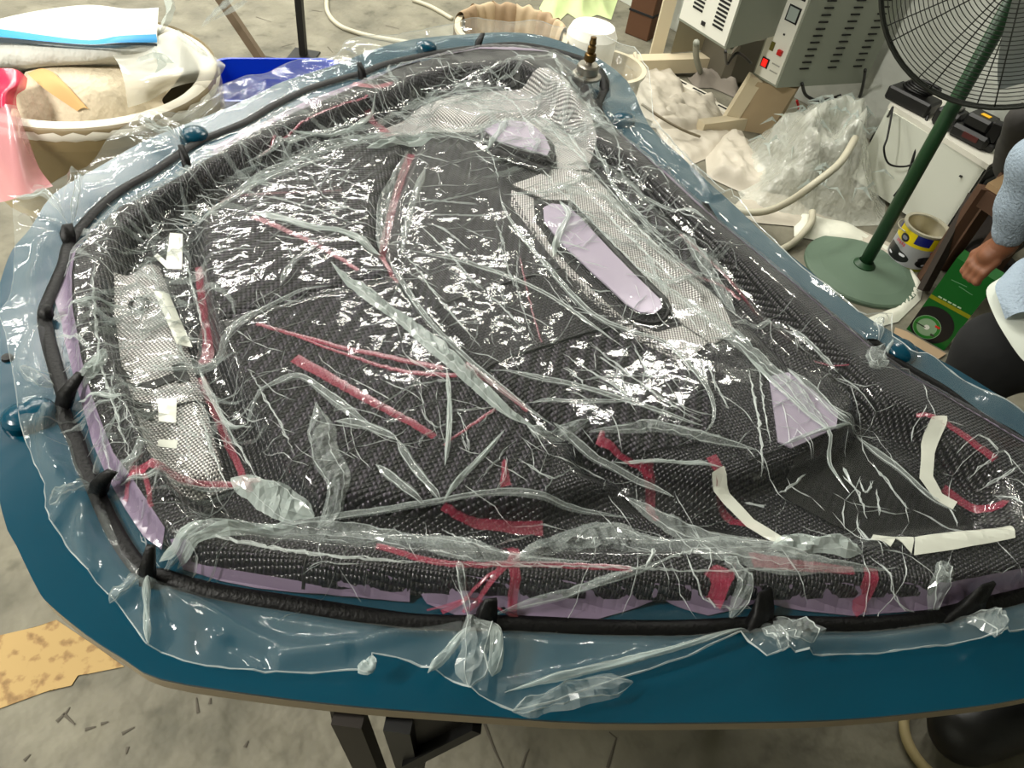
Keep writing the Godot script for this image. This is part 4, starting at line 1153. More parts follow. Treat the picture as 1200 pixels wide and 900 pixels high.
	part(o, "cloth", loft([[Vector3(-1.640, 0.569, -1.896), Vector3(-1.486, 0.615, -1.945), Vector3(-1.329, 0.649, -1.981), Vector3(-1.212, 0.656, -1.988), Vector3(-1.130, 0.668, -2.001)], [Vector3(-1.541, 0.622, -1.777), Vector3(-1.380, 0.668, -1.796), Vector3(-1.225, 0.696, -1.812), Vector3(-1.123, 0.698, -1.829), Vector3(-1.081, 0.677, -1.894)], [Vector3(-1.476, 0.659, -1.699), Vector3(-1.308, 0.688, -1.686), Vector3(-1.163, 0.694, -1.693), Vector3(-1.068, 0.708, -1.723), Vector3(-1.032, 0.690, -1.791)], [Vector3(-1.445, 0.649, -1.644), Vector3(-1.281, 0.683, -1.638), Vector3(-1.140, 0.697, -1.653), Vector3(-1.052, 0.700, -1.684), Vector3(-1.007, 0.677, -1.748)], [Vector3(-1.446, 0.615, -1.624), Vector3(-1.282, 0.651, -1.617), Vector3(-1.141, 0.670, -1.638), Vector3(-1.059, 0.670, -1.682), Vector3(-0.987, 0.648, -1.746)], [Vector3(-1.472, 0.571, -1.635), Vector3(-1.335, 0.608, -1.645), Vector3(-1.253, 0.624, -1.662), Vector3(-1.140, 0.623, -1.690), Vector3(-1.012, 0.609, -1.734)]], 6), creased(mat(Color(0.76, 0.76, 0.73), 0.75)))
	part(o, "stripe", loft([[Vector3(-1.466, 0.676, -1.696), Vector3(-1.365, 0.693, -1.680), Vector3(-1.253, 0.701, -1.671), Vector3(-1.140, 0.706, -1.676), Vector3(-1.074, 0.719, -1.698), Vector3(-1.025, 0.701, -1.776)], [Vector3(-1.452, 0.676, -1.674), Vector3(-1.354, 0.692, -1.661), Vector3(-1.241, 0.703, -1.651), Vector3(-1.129, 0.709, -1.658), Vector3(-1.065, 0.720, -1.679), Vector3(-1.017, 0.696, -1.761)], [Vector3(-1.447, 0.673, -1.663), Vector3(-1.347, 0.690, -1.648), Vector3(-1.235, 0.702, -1.640), Vector3(-1.125, 0.709, -1.650), Vector3(-1.060, 0.717, -1.669), Vector3(-1.014, 0.692, -1.752)]], 5), mat(Color(0.02, 0.55, 0.80), 0.5))
	part(o, "stripe_edge", loft([[Vector3(-1.445, 0.673, -1.660), Vector3(-1.345, 0.690, -1.644), Vector3(-1.233, 0.702, -1.637), Vector3(-1.124, 0.709, -1.648), Vector3(-1.059, 0.717, -1.666), Vector3(-1.012, 0.691, -1.748)], [Vector3(-1.441, 0.661, -1.646), Vector3(-1.343, 0.682, -1.636), Vector3(-1.232, 0.698, -1.633), Vector3(-1.123, 0.707, -1.645), Vector3(-1.058, 0.714, -1.662), Vector3(-1.011, 0.687, -1.744)]], 5), mat(Color(0.05, 0.13, 0.17), 0.6))
	o = thing("paper_sack", "crumpled pale beige paper sack stuffed into the front of the rubbish bin", "sack")
	part(o, "paper", loft([[Vector3(-1.300, 0.621, -1.630), Vector3(-1.233, 0.642, -1.638), Vector3(-1.138, 0.649, -1.660), Vector3(-1.058, 0.642, -1.710), Vector3(-0.972, 0.617, -1.772)], [Vector3(-1.296, 0.608, -1.586), Vector3(-1.200, 0.638, -1.575), Vector3(-1.093, 0.653, -1.576), Vector3(-1.036, 0.639, -1.619), Vector3(-0.975, 0.604, -1.699)], [Vector3(-1.302, 0.581, -1.558), Vector3(-1.188, 0.608, -1.536), Vector3(-1.091, 0.622, -1.535), Vector3(-1.023, 0.614, -1.578), Vector3(-0.986, 0.587, -1.666)], [Vector3(-1.304, 0.541, -1.515), Vector3(-1.187, 0.556, -1.502), Vector3(-1.097, 0.567, -1.514), Vector3(-1.006, 0.575, -1.566), Vector3(-0.961, 0.575, -1.653)]], 5), creased(mat(Color(0.80, 0.75, 0.65), 0.85)))
	part(o, "tan_fold", loft([[Vector3(-1.273, 0.635, -1.600), Vector3(-1.240, 0.649, -1.609), Vector3(-1.203, 0.652, -1.597)], [Vector3(-1.202, 0.633, -1.548), Vector3(-1.169, 0.648, -1.556), Vector3(-1.138, 0.644, -1.549)], [Vector3(-1.118, 0.607, -1.520), Vector3(-1.101, 0.617, -1.523), Vector3(-1.091, 0.613, -1.526)]], 5), mat(Color(0.80, 0.64, 0.42), 0.8))
	o = thing("clear_film_scrap", "crumpled clear film spilling over the right rim of the rubbish bin", "plastic film")
	part(o, "sheet", loft([[Vector3(-1.090, 0.687, -1.670), Vector3(-1.048, 0.684, -1.756), Vector3(-1.011, 0.686, -1.845), Vector3(-0.927, 0.662, -1.819), Vector3(-0.883, 0.634, -1.819)], [Vector3(-1.040, 0.687, -1.612), Vector3(-0.983, 0.688, -1.642), Vector3(-0.937, 0.691, -1.704), Vector3(-0.893, 0.670, -1.741), Vector3(-0.868, 0.639, -1.795)], [Vector3(-1.009, 0.669, -1.564), Vector3(-0.938, 0.695, -1.562), Vector3(-0.894, 0.690, -1.616), Vector3(-0.873, 0.672, -1.684), Vector3(-0.877, 0.622, -1.777)], [Vector3(-1.016, 0.613, -1.563), Vector3(-0.957, 0.641, -1.563), Vector3(-0.923, 0.656, -1.608), Vector3(-0.889, 0.653, -1.664), Vector3(-0.883, 0.621, -1.747)]], 4), clear(Color(0.93, 0.93, 0.88), 0.4, 0.15))
	var fs := tool(true)
	for s in [[Vector3(-1.051, 0.675, -1.833), Vector3(-1.059, 0.701, -1.934), Vector3(-1.130, 0.722, -2.029)], [Vector3(-1.009, 0.695, -1.635), Vector3(-0.970, 0.699, -1.669), Vector3(-0.910, 0.677, -1.660)], [Vector3(-1.006, 0.697, -1.710), Vector3(-0.953, 0.693, -1.648), Vector3(-0.942, 0.691, -1.587)], [Vector3(-1.001, 0.695, -1.825), Vector3(-0.947, 0.681, -1.796), Vector3(-0.900, 0.656, -1.783)]]: ridge(fs, smooth3(s, 5), 0.02, 0.012, 0.2, 0.3)
	part(o, "fold", done(fs), M.fold_thick)
	o = thing("pink_bag", "translucent pink plastic bag, knotted and hanging over the left of the rubbish bin", "plastic bag")
	var pink_film := clear(Color(0.90, 0.30, 0.45), 0.72, 0.2)
	part(o, "knot", loft([[Vector3(-1.344, 0.662, -1.527), Vector3(-1.279, 0.677, -1.529), Vector3(-1.247, 0.674, -1.540), Vector3(-1.235, 0.653, -1.547)], [Vector3(-1.324, 0.654, -1.490), Vector3(-1.251, 0.669, -1.477), Vector3(-1.217, 0.673, -1.481), Vector3(-1.214, 0.652, -1.502)], [Vector3(-1.312, 0.644, -1.464), Vector3(-1.240, 0.666, -1.444), Vector3(-1.217, 0.667, -1.444), Vector3(-1.223, 0.645, -1.480)], [Vector3(-1.297, 0.624, -1.428), Vector3(-1.230, 0.649, -1.411), Vector3(-1.204, 0.652, -1.414), Vector3(-1.217, 0.624, -1.457)]], 5), clear(Color(0.88, 0.16, 0.32), 0.85, 0.2))
	part(o, "skirt", loft([[Vector3(-1.307, 0.626, -1.445), Vector3(-1.239, 0.648, -1.425), Vector3(-1.205, 0.657, -1.419), Vector3(-1.212, 0.635, -1.454)], [Vector3(-1.306, 0.580, -1.382), Vector3(-1.186, 0.627, -1.344), Vector3(-1.150, 0.631, -1.348), Vector3(-1.165, 0.592, -1.394)], [Vector3(-1.296, 0.539, -1.308), Vector3(-1.158, 0.587, -1.272), Vector3(-1.113, 0.597, -1.283), Vector3(-1.118, 0.565, -1.336)], [Vector3(-1.301, 0.485, -1.251), Vector3(-1.150, 0.545, -1.213), Vector3(-1.088, 0.568, -1.223), Vector3(-1.067, 0.553, -1.294)]], 6), clear(Color(0.90, 0.60, 0.64), 0.5, 0.2))
	o = thing("blue_tub", "empty bright blue plastic tub standing behind the far edge of the mould", "tub", Vector3(-0.897, 0.420, -2.203) - Vector3(0, 0.42, 0), 0.38)
	part(o, "shell", tub(box_outline(0.40, 0.28, 0.06), 0.42, 0.82, 0.004, 0.008), mat(Color(0.02, 0.21, 0.72), 0.35))
	o = thing("steel_post", "black square steel post standing on the floor behind the blue tub", "post")
	part(o, "shaft", beam(Vector3(-1.194, 0.000, -3.261), Vector3(-1.194, 0.000, -3.261) + Vector3(0, 1.3, 0), 0.03, 0.03, Vector3.BACK), black)
	part(o, "foot", block(Vector3(0.12, 0.008, 0.12), 0.002), black, Vector3(-1.194, 0.000, -3.261))
	o = thing("trestle_leg", "slanting brown steel bar with a bright edge, left of the black post", "stand")
	part(o, "bar", beam(Vector3(-1.295, 0.020, -3.063), Vector3(-1.547, 0.280, -3.187), 0.035, 0.03, Vector3.BACK), mat(Color(0.40, 0.34, 0.27), 0.45, 0.3))
	part(o, "foot", block(Vector3(0.08, 0.03, 0.08), 0.004), dark_steel, Vector3(-1.311, 0.000, -3.103))
	fs = tool(true)
	for s in [[Vector3(-1.495, 0.200, -2.939), Vector3(-1.454, 0.240, -2.995), Vector3(-1.371, 0.300, -3.014)], [Vector3(-1.502, 0.200, -2.990), Vector3(-1.428, 0.260, -3.026), Vector3(-1.381, 0.300, -3.086)], [Vector3(-1.479, 0.200, -3.019), Vector3(-1.374, 0.260, -3.014), Vector3(-1.320, 0.300, -3.019)]]: ridge(fs, smooth3(s, 5), 0.035, 0.02, 0.2, 0.4)
	tag(put("film_wisp", done(fs), M.fold), "twisted wisp of clear film hanging on the slanting brown bar", "plastic film")

	o = thing("laundry_barrel", "cream round barrel with beige cloths draped over its rim, behind the far edge", "barrel", Vector3(-0.227, 0.450, -2.824) - Vector3(0, 0.45, 0))
	part(o, "shell", tub(round_outline(0.2), 0.45, 0.85, 0.006, 0.014), cream)
	for k in 6:
		var a := -2.75 + k * 0.46
		var rows := []
		for e in [[0.222, 0.30], [0.226, 0.42], [0.208, 0.466], [0.186, 0.45], [0.175, 0.34], [0.165, 0.2], [0.15, 0.08]]:
			var row := []
			for q in 5:
				var b: float = a + (q - 2.0) * 0.125
				row.append(Vector3(cos(b) * (e[0] - 0.010 * (q % 2)), e[1] + 0.006 * sin(q * 2.3 + k), sin(b) * (e[0] - 0.010 * (q % 2))))
			rows.append(row)
		part(o, "draped_cloth", loft(rows, 4), mat(Color(0.74, 0.66, 0.54) if k % 2 else Color(0.64, 0.55, 0.44), 0.9))
	o = thing("paper_bin", "beige oval bin just beyond the vacuum valve", "bin", Vector3(0.146, 0.400, -2.778) - Vector3(0, 0.4, 0))
	part(o, "shell", tub(round_outline(0.135), 0.4, 0.85, 0.005, 0.012), cream)
	o = thing("white_roll", "white rounded bundle of paper leaning in the beige bin behind the valve", "roll", Vector3(0.070, 0.400, -2.855) - Vector3(0, 0.4, 0))
	part(o, "paper", lathe([Vector2(0.085, 0.1), Vector2(0.092, 0.3), Vector2(0.095, 0.47), Vector2(0.08, 0.50), Vector2(0.04, 0.505), Vector2(0.001, 0.5)], 24), mat(Color(0.93, 0.92, 0.88), 0.7))
	tag(put("green_bag", crumpled(plan("-140 -3980, -209 -4309, -167 -4814, 83 -5017, 222 -4646, 193 -4318, 114 -4357, 27 -4218, -51 -4307"), 0.22, 0.22, 5.0, 41), mat(Color(0.74, 0.80, 0.58), 0.7)), "pale green plastic bag lying on the floor at the top of the picture", "plastic bag")
	o = thing("brown_carton", "narrow brown carton with dark straps, leaning by the cream frame", "carton", Vector3(0.367, 0.000, -4.202), -0.5)
	part(o, "box", block(Vector3(0.14, 0.55, 0.14), 0.004), mat(Color(0.34, 0.22, 0.13), 0.8))
	for y in [0.12, 0.27]: part(o, "strap", block(Vector3(0.146, 0.012, 0.146), 0.001), slot, Vector3(0, y, 0))
	o = thing("work_frame", "cream painted steel frame of square tube standing behind the scattered cloths", "frame")
	part(o, "post", beam(Vector3(0.426, 0.050, -3.815), Vector3(0.426, 0.050, -3.815) + Vector3(0, 0.9, 0), 0.06, 0.06, Vector3.BACK), cream)
	part(o, "bottom_rail", beam(Vector3(0.296, 0.060, -3.637), Vector3(0.839, 0.060, -3.900), 0.07, 0.07), cream)
	part(o, "back_panel", prism([Vector3(0.489, 0.100, -3.761), Vector3(0.729, 0.100, -3.904), Vector3(0.741, 0.100, -3.952), Vector3(0.499, 0.100, -3.807)], [Vector3(0.489, 0.100, -3.761) + Vector3(0, 0.8, 0), Vector3(0.729, 0.100, -3.904) + Vector3(0, 0.8, 0), Vector3(0.741, 0.100, -3.952) + Vector3(0, 0.8, 0), Vector3(0.499, 0.100, -3.807) + Vector3(0, 0.8, 0)]), mat(Color(0.50, 0.47, 0.38), 0.7))

	# the machine cabinets along the wall: x runs along the wall, z out of it
	var wx := Vector3(0.7071, 0, 0.7071)
	machine("control_cabinet", "grey control cabinet with louvred side and a lit red switch, on a cream post", [Vector3(0.806, 0.240, -3.325), Vector3(0.900, 0.240, -3.227), Vector3(1.328, 0.240, -3.445)], 0.95, true)
	machine("power_cabinet", "grey cabinet with two rows of vertical vent slots, left of the control cabinet", [Vector3(0.422, 0.420, -3.292), Vector3(0.605, 0.420, -3.063), Vector3(0.862, 0.420, -3.330)], 0.6, false)
	o = thing("machine_bench", "cream bench post and foot under the control cabinet", "bench")
	part(o, "post", beam(Vector3(0.762, 0.000, -3.298), Vector3(0.819, 0.240, -3.305), 0.06, 0.05, Vector3.BACK), cream)
	part(o, "board", prism([Vector3(0.761, 0.000, -3.281), Vector3(0.960, 0.000, -3.288), Vector3(1.010, 0.000, -3.371), Vector3(0.816, 0.000, -3.367)], [Vector3(0.827, 0.230, -3.279), Vector3(1.001, 0.230, -3.279), Vector3(1.022, 0.230, -3.321), Vector3(0.847, 0.230, -3.321)]), mat(Color(0.66, 0.58, 0.46), 0.7))
	part(o, "foot", beam(Vector3(0.627, 0.030, -3.176), Vector3(0.874, 0.030, -3.329), 0.05, 0.06), cream)
	part(o, "crossbar", beam(Vector3(0.632, 0.400, -3.107), Vector3(0.796, 0.520, -3.405), 0.02, 0.02), panel)
	for s in [["black_cable", "black cable looping under the control cabinet", [Vector3(1.009, 0.260, -3.267), Vector3(1.089, 0.160, -3.396), Vector3(1.184, 0.120, -3.465), Vector3(1.240, 0.180, -3.411)], 0.007, black], ["black_cable", "black cable hanging down the right corner of the control cabinet", [Vector3(1.259, 0.340, -3.322), Vector3(1.308, 0.260, -3.410), Vector3(1.357, 0.160, -3.499), Vector3(1.369, 0.100, -3.541)], 0.007, black], ["red_rod", "short red rod standing on the floor under the control cabinet", [Vector3(1.065, 0.120, -3.420), Vector3(1.102, 0.070, -3.451), Vector3(1.144, 0.020, -3.516)], 0.006, mat(Color(0.85, 0.08, 0.10), 0.5)],
			["black_cable", "black cable looping below the power cabinet", [Vector3(0.604, 0.420, -3.046), Vector3(0.665, 0.300, -3.233), Vector3(0.686, 0.360, -3.210), Vector3(0.785, 0.280, -3.338)], 0.006, black], ["drain_pipe", "grey bent pipe beneath the power cabinet", [Vector3(0.497, 0.400, -3.135), Vector3(0.575, 0.200, -3.496), Vector3(0.668, 0.020, -3.761)], 0.014, grey]]:
		tag(put(s[0], tube_mesh(smooth3(s[2], 6), s[3], 8), s[4]), s[1], "cable" if s[0] == "black_cable" else "pipe" if s[0] == "drain_pipe" else "rod")
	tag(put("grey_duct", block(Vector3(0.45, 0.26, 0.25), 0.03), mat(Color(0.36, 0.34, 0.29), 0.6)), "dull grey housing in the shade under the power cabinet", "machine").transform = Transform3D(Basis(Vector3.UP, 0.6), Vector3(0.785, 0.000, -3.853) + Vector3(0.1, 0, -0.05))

	# cloths, film and hoses on the floor
	for s in [["308 -3762, 470 -3807, 583 -3655, 598 -3389, 544 -3204, 443 -3199, 332 -3274, 247 -3487", 0.07, 51, "crumpled white cloth beside the beige bin"], ["465 -3444, 571 -3539, 731 -3563, 768 -3384, 725 -3220, 558 -3145, 411 -3156", 0.07, 52, "shiny white cloth between the beige bin and the bench post"], ["434 -3164, 590 -3188, 760 -3265, 818 -3206, 696 -3012, 571 -2870, 485 -2984", 0.04, 53, "flat folded white sheet at the far corner of the mould"], ["649 -2967, 722 -3172, 830 -3258, 884 -3018, 923 -2836, 866 -2701, 751 -2754, 648 -2813", 0.09, 54, "white cloth bunched at the left end of the film heap"], ["731 -2598, 831 -2780, 1009 -2772, 1052 -2703, 1199 -2644, 1442 -2509, 1462 -2397, 1343 -2374, 1172 -2503, 979 -2554, 824 -2531", 0.03, 55, "long white cloth strip under the hose, running towards the fan"]]:
		tag(put("white_cloth", crumpled(plan(s[0]), s[1] * 0.8, 0.05, 6.0, s[2], 0.014), mat(Color(0.74, 0.71, 0.65), 0.55)), s[3], "cloth", "white cloths on the floor")
	tag(put("film_heap", crumpled(plan("754 -2869, 731 -3040, 850 -3198, 1062 -3339, 1255 -3494, 1389 -3424, 1453 -3239, 1426 -2921, 1363 -2678, 1146 -2599, 940 -2571, 791 -2591"), 0.34, 0.26, 3.6, 61, 0.016), clear_bag), "big heap of crumpled clear plastic film on the floor below the control cabinet", "plastic film")
	var hs := tool(true)
	var zone := plan("754 -2869, 850 -3198, 1330 -3610, 1474 -3301, 1363 -2678, 940 -2571")
	for k in 260:
		var p := Vector2(rng.randf_range(0.7, 1.6), rng.randf_range(-3.5, -2.6))
		if not Geometry2D.is_point_in_polygon(p, zone) or inset(zone, p) < 0.07: continue
		var d := Vector2.from_angle(rng.randf() * TAU)
		var y := 0.08 + 0.2 * smoothstep(0.0, 0.3, inset(zone, p))
		ridge(hs, [Vector3(p.x, y, p.y), Vector3(p.x + d.x * 0.04, y + 0.02, p.y + d.y * 0.04), Vector3(p.x + d.x * 0.09, y, p.y + d.y * 0.09)], rng.randf_range(0.006, 0.02), 0.012, 0.2, 0.3)
	put("creases", done(hs), M.fold_thick, get_node("film_heap"), "stuff")
	for s in [["white_hose", "white hose curving over the clear film heap", [Vector3(1.122, 0.300, -2.751), Vector3(1.028, 0.300, -2.543), Vector3(0.934, 0.260, -2.434), Vector3(0.885, 0.160, -2.458), Vector3(0.824, 0.080, -2.493), Vector3(0.753, 0.020, -2.574), Vector3(0.667, 0.020, -2.657), Vector3(0.540, 0.020, -2.771)], 0.014, hose], ["white_hose", "white hose bending beside the green fan base", [Vector3(0.772, 0.015, -2.224), Vector3(0.861, 0.015, -2.322), Vector3(0.952, 0.020, -2.416), Vector3(1.026, 0.040, -2.534), Vector3(1.040, 0.050, -2.605)], 0.014, hose], ["white_hose", "thin hose curling on the floor at the top, left of the barrel", [Vector3(-1.299, 0.010, -3.966), Vector3(-1.232, 0.010, -3.758), Vector3(-1.133, 0.010, -3.625), Vector3(-1.005, 0.010, -3.575), Vector3(-0.877, 0.010, -3.568), Vector3(-0.773, 0.010, -3.572), Vector3(-0.607, 0.010, -3.581)], 0.011, hose], ["white_hose", "thin pale hose pointing at the draped barrel", [Vector3(-0.872, 0.010, -4.095), Vector3(-0.765, 0.010, -4.047), Vector3(-0.632, 0.010, -3.941)], 0.011, hose], ["thin_cable", "thin beige cable across the white cloths", [Vector3(0.343, 0.120, -3.114), Vector3(0.433, 0.100, -3.062), Vector3(0.531, 0.080, -3.029), Vector3(0.619, 0.040, -3.076)], 0.006, mat(Color(0.5, 0.46, 0.38), 0.6)], ["thin_cable", "pale cable with plug hanging off the beige bin", [Vector3(0.247, 0.400, -2.929), Vector3(0.267, 0.360, -2.875), Vector3(0.265, 0.300, -2.902)], 0.007, cream]]:
		tag(put(s[0], tube_mesh(smooth3(s[2], 7), s[3], 8), s[4]), s[1], "hose" if s[0] == "white_hose" else "cable")
	for s in [[Vector3(0.598, 0.000, -3.586), 0.9, "upper white slatted strip on the floor behind the cloths"], [Vector3(0.712, 0.000, -3.449), 0.9, "lower white slatted strip on the floor behind the cloths"]]:
		o = thing("slatted_strip", s[2], "strip", s[0], s[1])
		part(o, "strip", block(Vector3(0.05, 0.03, 0.26), 0.003), white)
		for k in 2: part(o, "slot", block(Vector3(0.012, 0.003, 0.08), 0.0005), slot, Vector3(0, 0.029, -0.06 + k * 0.12))
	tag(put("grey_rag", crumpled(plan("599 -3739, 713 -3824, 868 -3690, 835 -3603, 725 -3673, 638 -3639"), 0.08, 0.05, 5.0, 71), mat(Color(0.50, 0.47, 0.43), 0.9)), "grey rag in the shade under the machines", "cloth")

	fan()
	right_side(wx)
	people(black)

func machine(called: String, label: String, c: Array, h: float, big: bool) -> void:
	var o := thing(called, label, "machine")
	var grey := mat(Color(0.55, 0.57, 0.52), 0.45)
	var light := mat(Color(0.88, 0.88, 0.84), 0.4)
	var slot := mat(Color(0.05, 0.05, 0.045), 0.8)
	var a: Vector3 = c[0]
	var b: Vector3 = c[1]
	var d: Vector3 = c[2]
	var e := a + d - b
	var up := Vector3(0, h, 0)
	part(o, "housing", prism([a, b, d, e], [a + up, b + up, d + up, e + up]), grey)
	var fx := b - a
	var fn := Vector3(fx.z, 0, -fx.x).normalized()
	if fn.dot(d - b) > 0: fn = -fn
	var sx := d - b
	var sn := Vector3(sx.z, 0, -sx.x).normalized()
	if sn.dot(a - b) > 0: sn = -sn
	var plate := func(name_: String, x: Vector3, n: Vector3, origin: Vector3, s0: float, s1: float, h0: float, h1: float, m: Material, thick := 0.004) -> void:
		var p: Vector3 = origin + x * s0 + Vector3(0, h0, 0)
		var q: Vector3 = origin + x * s1 + Vector3(0, h0, 0)
		var v := Vector3(0, h1 - h0, 0)
		part(o, name_, prism([p, q, q + v, p + v], [p + n * thick, q + n * thick, q + v + n * thick, p + v + n * thick]), m)
	if big:
		plate.call("control_panel", fx, fn, a, 0.06, 0.94, 0.01, h - 0.02, light)
		var glow := mat(Color(0.9, 0.08, 0.06), 0.3)
		glow.emission_enabled = true
		glow.emission = Color(1.0, 0.12, 0.08)
		glow.emission_energy_multiplier = 0.8
		plate.call("switch_frame", fx, fn, a, 0.16, 0.44, 0.05, 0.09, slot, 0.007)
		plate.call("lit_switch", fx, fn, a, 0.21, 0.39, 0.055, 0.085, glow, 0.011)
		plate.call("red_button", fx, fn, a, 0.62, 0.78, 0.125, 0.145, mat(Color(0.75, 0.07, 0.06), 0.4), 0.016)
		plate.call("green_switch", fx, fn, a, 0.28, 0.42, 0.125, 0.16, mat(Color(0.35, 0.33, 0.08), 0.5), 0.008)
		plate.call("pilot_hole", fx, fn, a, 0.56, 0.62, 0.20, 0.207, slot, 0.006)
		for y in [0.255, 0.345]:
			plate.call("meter_frame", fx, fn, a, 0.42, 0.86, y, y + 0.062, slot, 0.007)
			plate.call("meter_glass", fx, fn, a, 0.47, 0.81, y + 0.006, y + 0.056, mat(Color(0.62, 0.66, 0.64), 0.15), 0.009)
		for y in [0.10, 0.13]: plate.call("name_plate", fx, fn, a, 0.55, 0.85, y - 0.05, y - 0.045, mat(Color(0.6, 0.6, 0.57), 0.5), 0.005)
		for col in [0.17, 0.48, 0.77]:
			for k in 20: plate.call("louvre", sx, sn, b, col, col + 0.095, 0.078 + k * 0.0275, 0.083 + k * 0.0275, slot, 0.005)
	else:
		plate.call("front_panel", fx, fn, a, 0.02, 0.98, 0.01, h - 0.01, light)
		for r in 2:
			for k in 14: plate.call("vent_slot", fx, fn, a, 0.22 + r * 0.44, 0.42 + r * 0.44, 0.075 - r * 0.02 + k * 0.0155, 0.083 - r * 0.02 + k * 0.0155, slot, 0.006)
		plate.call("lock", fx, fn, a, 0.46, 0.53, 0.035, 0.05, slot, 0.008)

func fan() -> void:
	var green := mat(Color(0.10, 0.24, 0.13), 0.4)
	var wire := mat(Color(0.17, 0.18, 0.16), 0.4, 0.5)
	var foot: Vector3 = Vector3(1.199, 0.000, -2.334)
	var o := thing("pedestal_fan", "big pedestal fan with green pole, round grey-green base and wire cage", "fan")
	var base := mat(Color(0.36, 0.44, 0.37), 0.6)
	part(o, "base", lathe([Vector2(0.001, 0.032), Vector2(0.05, 0.032), Vector2(0.16, 0.024), Vector2(0.205, 0.016), Vector2(0.21, 0.01), Vector2(0.21, 0.0)], 40), base, foot)
	part(o, "collar", lathe([Vector2(0.04, 0.03), Vector2(0.04, 0.036), Vector2(0.026, 0.05)], 24), green, foot)
	var head: Vector3 = Vector3(1.209, 1.035, -2.392)
	part(o, "pole", tube_mesh([foot + Vector3(0, 0.03, 0), foot.lerp(head, 0.5), head], 0.023, 16), green)
	var hub: Vector3 = Vector3(1.124, 1.054, -2.237)
	var n := (Vector3(0, 1.56, 0) - hub).normalized()
	n = (n + Vector3(0, -0.05, 0)).normalized()
	var u := n.cross(Vector3.UP).normalized()
	var v := u.cross(n)
	var place := func(r: float, a: float, z: float) -> Vector3: return hub + (u * cos(a) + v * sin(a)) * r + n * z
	for k in 27:
		var r := 0.045 + k * 0.0112
		var z := 0.055 * (1.0 - pow(r / 0.34, 2.0))
		var pts := []
		for q in 65: pts.append(place.call(r, TAU * q / 64, z))
		part(o, "cage_ring", tube_mesh(pts, 0.0014, 4), wire)
	for z in [0.0, -0.03]:
		var pts := []
		for q in 65: pts.append(place.call(0.345, TAU * q / 64, z))
		part(o, "rim", tube_mesh(pts, 0.0055, 8), wire)
	for k in 12:
		var a := TAU * k / 12.0 + 0.2
		part(o, "cage_rib", tube_mesh([place.call(0.05, a, 0.055), place.call(0.2, a, 0.036), place.call(0.345, a, 0.0)], 0.002, 5), wire)
		part(o, "back_rib", tube_mesh([place.call(0.345, a + 0.13, -0.03), place.call(0.2, a + 0.13, -0.09), place.call(0.06, a + 0.13, -0.11)], 0.002, 5), wire)
	var bt := Basis(u, n, u.cross(n))
	var mt := part(o, "motor", lathe([Vector2(0.001, -0.2), Vector2(0.06, -0.19), Vector2(0.075, -0.1), Vector2(0.04, -0.06), Vector2(0.001, -0.06)], 24), green)
	mt.transform = Transform3D(bt, hub)
	for k in 3:
		var a := TAU * k / 3.0 + 1.7
		part(o, "blade", loft([[place.call(0.03, a, -0.05), place.call(0.03, a + 1.2, -0.04)], [place.call(0.2, a - 0.1, -0.06), place.call(0.2, a + 0.7, -0.02)], [place.call(0.3, a, -0.06), place.call(0.3, a + 0.6, -0.02)]], 4), mat(Color(0.6, 0.62, 0.6), 0.4, 0.6))

